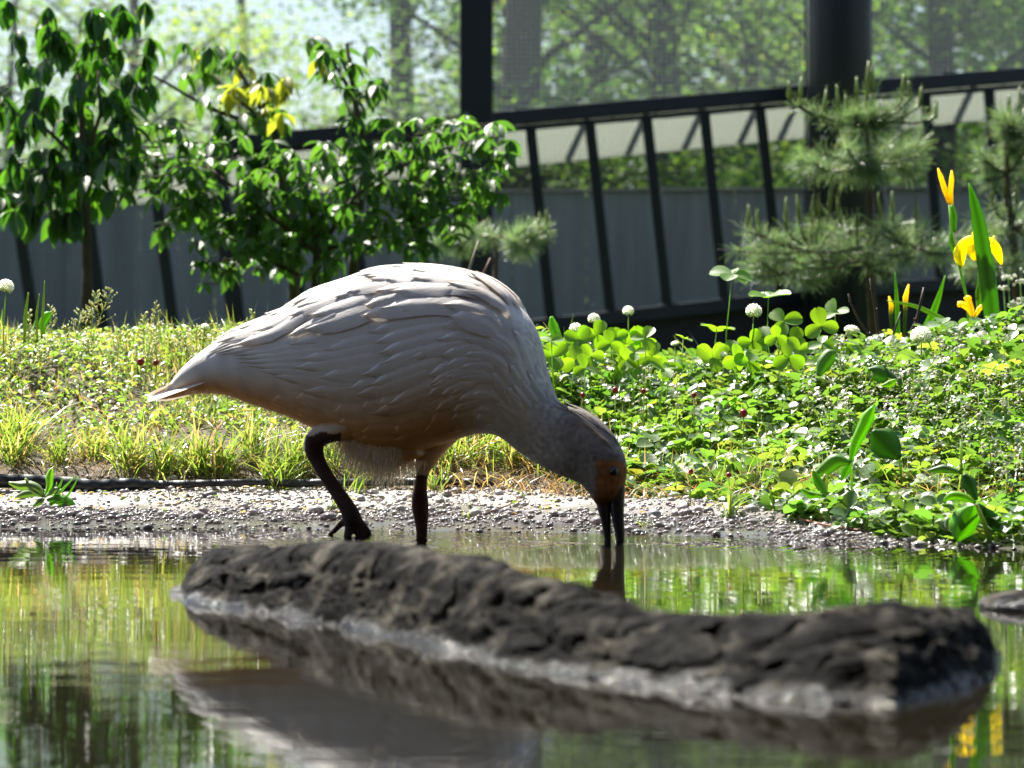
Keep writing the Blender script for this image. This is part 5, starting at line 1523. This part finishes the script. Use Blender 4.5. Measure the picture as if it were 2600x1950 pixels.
def leafy(name, blobs, d0, label, cat, leaf_px, cols, stems, trunk, maxobj=300, dens=1.0, droop=0.5, yellow=()):
    """whorls of drooping leaves filling picture-space blobs (cx,cy,rx,ry,depth offset)"""
    base = P(*trunk[0], d0); base.z = float(GZ(base.x, base.y))
    root = empty(name, base)
    L = leaf_px / F * d0
    pos, ex_, ey_, ez_, sc, col = [], [], [], [], [], []
    tips = []
    for (cx, cy, rx, ry, dd, *rest) in blobs:
        kk = rest[0] if rest else 1.0
        nw = max(3, int(rx * ry * math.pi / (leaf_px * 0.85) ** 2 * 1.55 * dens * kk))
        for _ in range(nw):
            while True:
                a, b, c_ = random.uniform(-1, 1), random.uniform(-1, 1), random.uniform(-1, 1)
                if a * a + b * b + c_ * c_ < 1: break
            q = P(cx + a * rx, cy + b * ry, d0 + dd + c_ * 0.22)
            tips.append((q, b))
            yel = any(math.hypot((cx + a * rx - y[0]) / y[2], (cy + b * ry - y[1]) / y[2]) < 1 for y in yellow) and random.random() < .45
            base_yaw = random.uniform(0, 6.28); nl = random.randint(5, 8)
            for k in range(nl):
                yaw = base_yaw + 2 * math.pi * k / nl + random.gauss(0, .2); tilt = random.gauss(droop, .35)
                pos.append(q[:]); ex_.append((yaw, tilt, random.gauss(0, .35))); sc.append(L * random.uniform(.45, 1.2))
                if yel: col.append(2)
                else: col.append(0 if random.random() < 0.72 else 1)
    pos = np.array(pos); an = np.array(ex_); sc = np.array(sc); col = np.array(col); n = len(pos)
    fr = frames(n, an[:, 0], an[:, 1], an[:, 2])
    # show the nearest ones as single leaves
    order = np.argsort(pos[:, 1] - 0.02 * sc / L)
    front = order[:maxobj]; rest = order[maxobj:]
    mes = [shared_leaf("leaf", BIGLEAF, c, M['shrub']) for c in cols]
    for i in front:
        m = Matrix(((fr[0][i][0], fr[1][i][0], fr[2][i][0], 0), (fr[0][i][1], fr[1][i][1], fr[2][i][1], 0), (fr[0][i][2], fr[1][i][2], fr[2][i][2], 0), (0, 0, 0, 1)))
        o = bpy.data.objects.new("leaf", mes[col[i]]); COL.objects.link(o); o.parent = root
        o.matrix_local = Matrix.Translation(Vector(pos[i]) - base) @ m @ Matrix.Scale(sc[i], 4)
    if len(rest):
        carr = np.array(cols)[col[rest]] * rng.lognormal(0, .15, (len(rest), 1))
        v, f, c = scatter(BIGLEAF[0], BIGLEAF[1], pos[rest], tuple(a[rest] for a in fr), sc[rest], carr)
        o = mesh_obj("foliage", v, f, M['shrub'], root, c); tag(o, kind="stuff")
    mb = MB(); pts = [P(x, y, d0) for x, y in trunk]; pts[0].z = base.z - .02
    mb.tube(pts, np.linspace(.016, .005, len(pts)).tolist(), 8, (0.09, 0.075, 0.06)); mb.build("trunk", M['bark'], root)
    for s in stems:
        mb = MB(); mb.tube([P(x, y, d0 + s[0]) for x, y in s[1:]], np.linspace(.007, .003, len(s) - 1).tolist(), 6, (0.10, 0.085, 0.07)); mb.build("branch", M['bark'], root)
    mb = MB(); tp = [p for p in pts]
    for q, b in tips:
        near = min(tp, key=lambda t: (t - q).length); mid = near.lerp(q, .6) + Vector((0, 0, .02))
        mid2 = q.lerp(mid, 0.35)
        mb.tube([mid2, q], [.0018, .0012], 4, (0.07, 0.075, 0.04), False)
    o = mb.build("twigs", M['bark'], root); tag(o, kind="stuff")
    tag(root, label, cat)

SHC = [(0.030, 0.062, 0.020), (0.044, 0.082, 0.022), (0.15, 0.14, 0.03)]
leafy("broadleaf_shrub", [(560, 400, 150, 70, 0), (720, 430, 170, 90, -.1), (640, 520, 200, 80, 0), (860, 420, 110, 80, .1), (1020, 400, 130, 110, -.05), (1200, 390, 125, 105, -.1), (1130, 500, 150, 85, 0), (930, 560, 150, 80, -.05), (700, 600, 160, 70, 0), (820, 640, 110, 60, .1), (560, 610, 90, 70, .05, .6), (540, 720, 60, 70, .1, .4), (420, 560, 90, 60, .05, .35), (380, 400, 80, 50, 0, .7), (330, 480, 50, 60, 0, .5), (1170, 320, 90, 40, 0), (300, 420, 80, 80, .05, .8), (390, 320, 90, 50, .05, .8), (480, 480, 110, 80, .05, .9), (1060, 600, 110, 50, 0, .8), (640, 680, 80, 50, .1, .6)],
      7.6, "dense dark leafy shrub behind the bird's back", "shrub", 52, SHC,
      [(0, (800, 640), (700, 560), (600, 480), (520, 420)), (0, (820, 620), (900, 500), (1000, 430), (1150, 370)), (0.05, (760, 700), (640, 640), (560, 700)), (0, (800, 640), (960, 600), (1120, 520))],
      [(800, 960), (800, 780), (805, 640), (790, 520), (760, 420)], 300, 1.05, .55)
leafy("yellowing_sapling", [(500, 90, 70, 60, 0, .7), (560, 170, 80, 60, 0, .6), (660, 230, 95, 70, 0, 1.0), (640, 300, 110, 50, 0, 1.0), (500, 230, 50, 60, 0, .4), (710, 290, 60, 50, 0, .7)],
      7.9, "tall thin sapling with yellowing leaves left of the shrub's crown", "sapling", 58, SHC, [(0, (700, 330), (600, 250), (530, 180)), (0, (620, 308), (520, 270), (430, 215), (330, 160))],
      [(760, 960), (740, 640), (700, 330), (650, 250), (600, 170)], 160, 1.0, .75, yellow=[(620, 200, 60), (690, 250, 70), (540, 110, 45), (640, 330, 40)])
leafy("green_sapling", [(880, 120, 70, 50, 0, .8), (900, 200, 85, 70, 0, 1.0), (930, 270, 60, 70, 0, .9), (810, 130, 40, 40, 0, .4), (960, 350, 30, 30, 0, .4)],
      7.8, "slim green sapling rising just left of the narrower fence post", "sapling", 56, SHC, [(0, (900, 250), (860, 180), (820, 120))],
      [(880, 960), (900, 640), (930, 400), (900, 250), (880, 110)], 160, .85, .6, yellow=[(800, 140, 30), (780, 170, 25)])
leafy("drooping_tree", [(110, 330, 130, 100, 0, .9), (60, 440, 110, 90, 0, 1.1), (190, 420, 110, 80, 0), (110, 520, 100, 70, -.05, 1.1), (230, 500, 70, 70, .05, .7), (250, 300, 110, 90, .1, .8), (180, 200, 140, 80, .1, .8), (230, 90, 130, 80, .1, .75), (300, 400, 60, 50, 0, .6), (300, 210, 80, 110, .1, .6), (380, 140, 80, 90, .1, .6), (120, 100, 120, 80, .1, .7), (60, 20, 110, 60, .1, .6), (300, 20, 110, 60, .1, .6), (40, 250, 80, 80, .05, .7)],
      7.4, "dark drooping leafed tree filling the left edge", "tree", 72, [(0.022, 0.055, 0.014), (0.035, 0.075, 0.015), (0.2, 0.18, 0.02)],
      [(0, (215, 420), (120, 330), (40, 290)), (0, (215, 420), (255, 290), (250, 180)), (0, (210, 380), (150, 450), (90, 520))], [(215, 960), (222, 700), (215, 420), (208, 300), (200, 190)], 300, 1.15, 1.0)

# ------------------------------------------------------------------ young pines
NT = (np.array([(0, -1, 0), (0, 1, 0), (1, .5, -.05), (1, -.5, -.05)], float), np.array([[0, 1, 2, 3]]))
def pine(name, d, trunk, whorls, label, candles, nn=900):
    base = P(*trunk[0], d); base.z = float(GZ(base.x, base.y)); root = empty(name, base)
    mb = MB(); pts = [P(x, y, d) for x, y in trunk]; pts[0].z = base.z - .02
    mb.tube(pts, np.linspace(.017, .007, len(pts)).tolist(), 8, (0.10, 0.075, 0.055)); mb.build("trunk", M['bark'], root)
    parts = []
    for (cx, cy, rx, ry) in whorls:
        nb = max(5, int(rx / 14))
        for b in range(nb):
            a = random.uniform(0, 6.28); rr = random.uniform(.35, 1) ** .7
            tip = P(cx + math.cos(a) * rx * rr, cy + random.uniform(-.7, .9) * ry, d + math.sin(a) * rx * rr / F * d)
            c0 = P(cx, cy + ry * .3, d)
            mb = MB(); mb.tube([c0, c0.lerp(tip, .5) - Vector((0, 0, .01)), tip], [.005, .004, .003], 5, (0.11, 0.09, 0.07)); mb.build("branch", M['bark'], root)
            m = int(1.0 * nn) // max(1, nb // 2)
            u = rng.uniform(.25, 1.08, m)[:, None]
            p = np.array(c0[:]) * (1 - u) + np.array(tip[:]) * u; p[:, 2] -= 0.01 * np.sin(np.pi * u[:, 0])
            dv = np.array((tip - c0).normalized()[:])
            rnd = rng.normal(0, 1, (m, 3)); rnd /= np.linalg.norm(rnd, axis=1, keepdims=True)
            dr = rnd + dv * 0.8; dr /= np.linalg.norm(dr, axis=1, keepdims=True)
            ln = rng.uniform(.035, .07, m)
            yaw = np.arctan2(dr[:, 1], dr[:, 0]); tilt = -np.arcsin(dr[:, 2])
            fr = frames(m, yaw, tilt, rng.uniform(0, 3, m))
            tv = np.array([(0, -1, 0), (0, 1, 0), (1, .5, -.05), (1, -.5, -.05)], float); tf = np.array([[0, 1, 2, 3]])
            scl = np.stack([ln, np.full(m, .0008), ln], 1)
            parts.append(scatter(tv, tf, p, fr, scl, palette(m, [(0.10, 0.14, 0.095), (0.15, 0.19, 0.14), (0.065, 0.10, 0.06)], [2, 1, 2])))
    for (x, y, hgt) in candles:
        mb = MB(); lean = random.uniform(-.10, .10) * hgt
        mb.tube([P(x, y, d), P(x + lean * .4, y - hgt * .5, d), P(x + lean, y - hgt, d)], [.0055, .0062, .0025], 7, (0.13, 0.16, 0.04))
        q0, q1 = P(x, y, d), P(x + lean, y - hgt, d)
        for k in range(26):
            p = q0.lerp(q1, random.random()); a = random.uniform(0, 6.28)
            mb.tube([p, p + Vector((math.cos(a) * .009, math.sin(a) * .009, .014))], [.0009, .0004], 3, (0.11, 0.15, 0.04), False)
        mb.build("candle", M['needle'], root)
        w0 = min(whorls, key=lambda w: abs(w[0] - x) * .6 + abs(w[1] - y) + (1000 if w[1] < y else 0))
        c0 = P(w0[0] + (x - w0[0]) * .35, w0[1], d); c1 = c0.lerp(q0, .55) - Vector((0, 0, .012)); mb = MB()
        mb.tube([c0, c1, q0], [.004, .0035, .003], 5, (0.10, 0.09, 0.06)); mb.build("branch", M['bark'], root)
        m = 110; u = rng.uniform(0, 1, m)[:, None]
        p = np.array(c0[:]) * (1 - u) ** 2 + 2 * u * (1 - u) * np.array(c1[:]) + np.array(q0[:]) * u ** 2
        dr = rng.normal(0, 1, (m, 3)) + np.array([0, 0, .5]); dr /= np.linalg.norm(dr, axis=1, keepdims=True); ln = rng.uniform(.03, .06, m)
        fr = frames(m, np.arctan2(dr[:, 1], dr[:, 0]), -np.arcsin(dr[:, 2]), rng.uniform(0, 3, m))
        parts.append(scatter(NT[0], NT[1], p, fr, np.stack([ln, np.full(m, .0008), ln], 1), palette(m, [(0.10, 0.14, 0.095), (0.15, 0.19, 0.14), (0.065, 0.10, 0.06)], [2, 1, 2])))
    v, f, c = merge(parts); o = mesh_obj("needles", v, f, M['needle'], root, c); tag(o, kind="stuff")
    tag(root, label, "pine")
pine("young_pine", 8.6, [(2225, 960), (2212, 740), (2208, 560), (2206, 420), (2200, 330)],
     [(2195, 400, 150, 50), (2120, 420, 110, 40), (2290, 400, 90, 50), (2060, 620, 190, 60), (2180, 640, 170, 70), (2330, 610, 150, 60), (2000, 680, 120, 50), (2200, 310, 50, 40)],
     "young pine with upright pale candles in front of the broad column",
     [(2005, 260, 55), (2030, 270, 75), (2090, 310, 85), (2130, 300, 85), (2175, 270, 75), (2200, 245, 90), (2215, 235, 70), (2290, 255, 70), (2310, 250, 45), (2335, 270, 50), (2375, 300, 40), (1900, 590, 70), (1925, 590, 55), (1995, 580, 80), (2030, 570, 75), (2060, 560, 70), (2105, 540, 95), (2130, 560, 60), (2235, 560, 70), (2265, 560, 75), (2325, 560, 60), (2080, 560, 70), (2175, 580, 50), (2150, 300, 60)])
pine("young_pine", 8.9, [(2600, 960), (2580, 700), (2560, 500), (2550, 330)], [(2560, 420, 90, 70), (2570, 560, 120, 70), (2520, 640, 110, 50), (2600, 330, 60, 60)],
     "second young pine half cut off at the right edge", [(2520, 520, 60), (2550, 500, 60), (2580, 520, 70), (2560, 300, 60), (2590, 290, 70), (2490, 600, 50)], 700)
pine("young_pine", 9.2, [(1240, 960), (1255, 800), (1260, 620)], [(1280, 590, 90, 40), (1330, 600, 60, 35), (1180, 600, 80, 30)],
     "small pine half hidden behind the leafy shrub", [(1370, 600, 60), (1390, 580, 45), (1340, 590, 40)], 600)

# dry stalks behind the back of the bird
mb = MB(); d = 6.4; mb.tube([P(1170, 900, d), P(1190, 690, d), P(1215, 610, d)], [.003, .003, .0022], 6, (0.26, 0.22, 0.18)); 
tag(mb.build("dry_stalk", M['twig']), "pale dry stalk sticking up behind the bird's back", "stalk")
mb = MB(); mb.tube([P(1215, 900, d), P(1225, 700, d), P(1245, 655, d)], [.003, .003, .002], 6, (0.16, 0.10, 0.08))
tag(mb.build("dry_stalk", M['twig']), "shorter brownish dry stalk beside the pale one behind the bird", "stalk")

# ------------------------------------------------------------------ trees beyond the fence
def tree(name, px, d, crown_r, crown_z, n, cols, wts, label, trunk_r=.14, flat=0.55, lsz=.072, lean=0.0, clusters=26, top=9.0):
    x = (px - 1300) / F * d; g = float(GZ(x, d)); base = Vector((x, d, g)); root = empty(name, base)
    mb = MB()
    mb.tube([base + Vector((lean * z * .1 + .06 * math.sin(z * 1.3 + px), 0, z - .05)) for z in np.linspace(0, top, 9)], np.linspace(trunk_r, trunk_r * .3, 9).tolist(), 10, (0.075, 0.066, 0.056)); mb.build("trunk", M['bark'], root)
    parts = []
    for k in range(clusters):
        a = random.uniform(0, 6.28); rr = math.sqrt(random.random()) * crown_r; z = crown_z[0] + (crown_z[1] - crown_z[0]) * random.random()
        c = base + Vector((math.cos(a) * rr, math.sin(a) * rr, z))
        t0 = base + Vector((0, 0, max(.6, z - .5 - rr * .3)))
        mb = MB(); mb.tube([t0, t0.lerp(c, .5) + Vector((0, 0, .12)), c], [.035, .022, .01], 5, (0.05, 0.042, 0.035)); mb.build("limb", M['bark'], root)
        m = int(n * 1.9) // clusters
        cr_ = random.uniform(.55, 1.15)
        p = rng.normal(0, 1, (m, 3)) * np.array([cr_, cr_, cr_ * .35]) * flat + np.array(c[:])
        fr = frames(m, rng.uniform(0, 6.28, m), rng.normal(.15, .3, m), rng.normal(0, .3, m))
        tone = np.array([random.lognormvariate(0, .22)])
        parts.append(scatter(TL[0], TL[1], p, fr, rng.uniform(.6, 1.25, m) * lsz, palette(m, cols, wts, .08) * tone))
    v, f, c = merge(parts); mesh_obj("crown", v, f, M['tree'], root, c)
    tag(root, label, "tree", "trees beyond the fence")
LG = [(0.075, 0.11, 0.026), (0.052, 0.088, 0.022), (0.11, 0.125, 0.03)]
DG = [(0.030, 0.060, 0.020), (0.044, 0.078, 0.022), (0.060, 0.094, 0.026)]
tree("maple_tree", 40, 24, 2.0, (0.5, 2.5), 3600, DG, [2, 3, 1], "tree with open sky patches at the far left", top=3.2, trunk_r=.07)
tree("maple_tree", 330, 29, 1.9, (0.6, 4.2), 3600, LG, [2, 3, 1], "slender trunked tree between the sky patches at upper left", clusters=30, trunk_r=.07)
tree("maple_tree", 620, 34, 2.3, (0.6, 4.2), 4000, LG, [3, 2, 2], "pale green tree behind the yellowing sapling", clusters=30, trunk_r=.08)
tree("maple_tree", 900, 38, 2.2, (0.5, 3.3), 4000, LG, [3, 1, 3], "bright yellow green tree left of the narrower post", clusters=30, top=4, trunk_r=.08)
tree("conifer_tree", 1010, 27, 1.0, (1.5, 6.5), 3000, [(0.025, 0.05, 0.025), (0.035, 0.065, 0.03)], [1, 1], "dark layered conifer left of the narrower post", flat=.5, clusters=22)
tree("maple_tree", 1340, 23, 1.7, (0.9, 5.5), 6500, DG, [2, 3, 2], "tree with a dark trunk just right of the narrower post", trunk_r=.2, clusters=34)
tree("oak_tree", 1520, 31, 2.3, (0.6, 6.5), 7000, DG, [1, 3, 2], "leafy tree between the post and the forked trunk", clusters=34)
tree("oak_tree", 1690, 26, 2.0, (0.9, 6.5), 7000, DG, [2, 3, 2], "tree with a stout dark trunk above the middle of the rail", trunk_r=.17, clusters=34)
tree("oak_tree", 1900, 33, 2.5, (0.6, 6.5), 7000, LG, [1, 3, 0.5], "fresh green tree left of the broad column", clusters=34)
tree("oak_tree", 2130, 28, 2.2, (0.6, 6.0), 7000, DG, [2, 3, 1], "dark tree directly behind the broad column", clusters=34)
tree("oak_tree", 2380, 25, 2.0, (0.9, 6.0), 6500, DG, [3, 3, 1], "dark tree with bright gaps right of the broad column", clusters=32)
tree("oak_tree", 2590, 31, 2.5, (0.6, 6.5), 7000, DG, [2, 3, 2], "leafy tree at the far right edge", clusters=34)

def woodland():
    parts = []
    for (x0, x1, z1, n, y0, y1) in ((-11, -1.0, 2.3, 9000, 38, 46), (-0.9, 11, 7.5, 56000, 38, 48)):
        pos = np.stack([rng.uniform(x0, x1, n), rng.uniform(y0, y1, n), rng.uniform(0.2, z1, n)], 1)
        k = np.array([noise.noise(Vector(p) * .9) for p in pos]); pos = pos[k > -0.25]; m = len(pos)
        fr = frames(m, rng.uniform(0, 6.28, m), rng.normal(.15, .35, m), rng.normal(0, .35, m))
        parts.append(scatter(TL[0], TL[1], pos, fr, rng.uniform(.11, .22, m), palette(m, DG + LG, [2, 3, 2, 1, 1, .5], .1)))
    v, f, c = merge(parts)
    tag(mesh_obj("woodland", v, f, M['tree'], None, c), "mass of distant woodland foliage closing the view", "woodland", kind="stuff")
woodland()
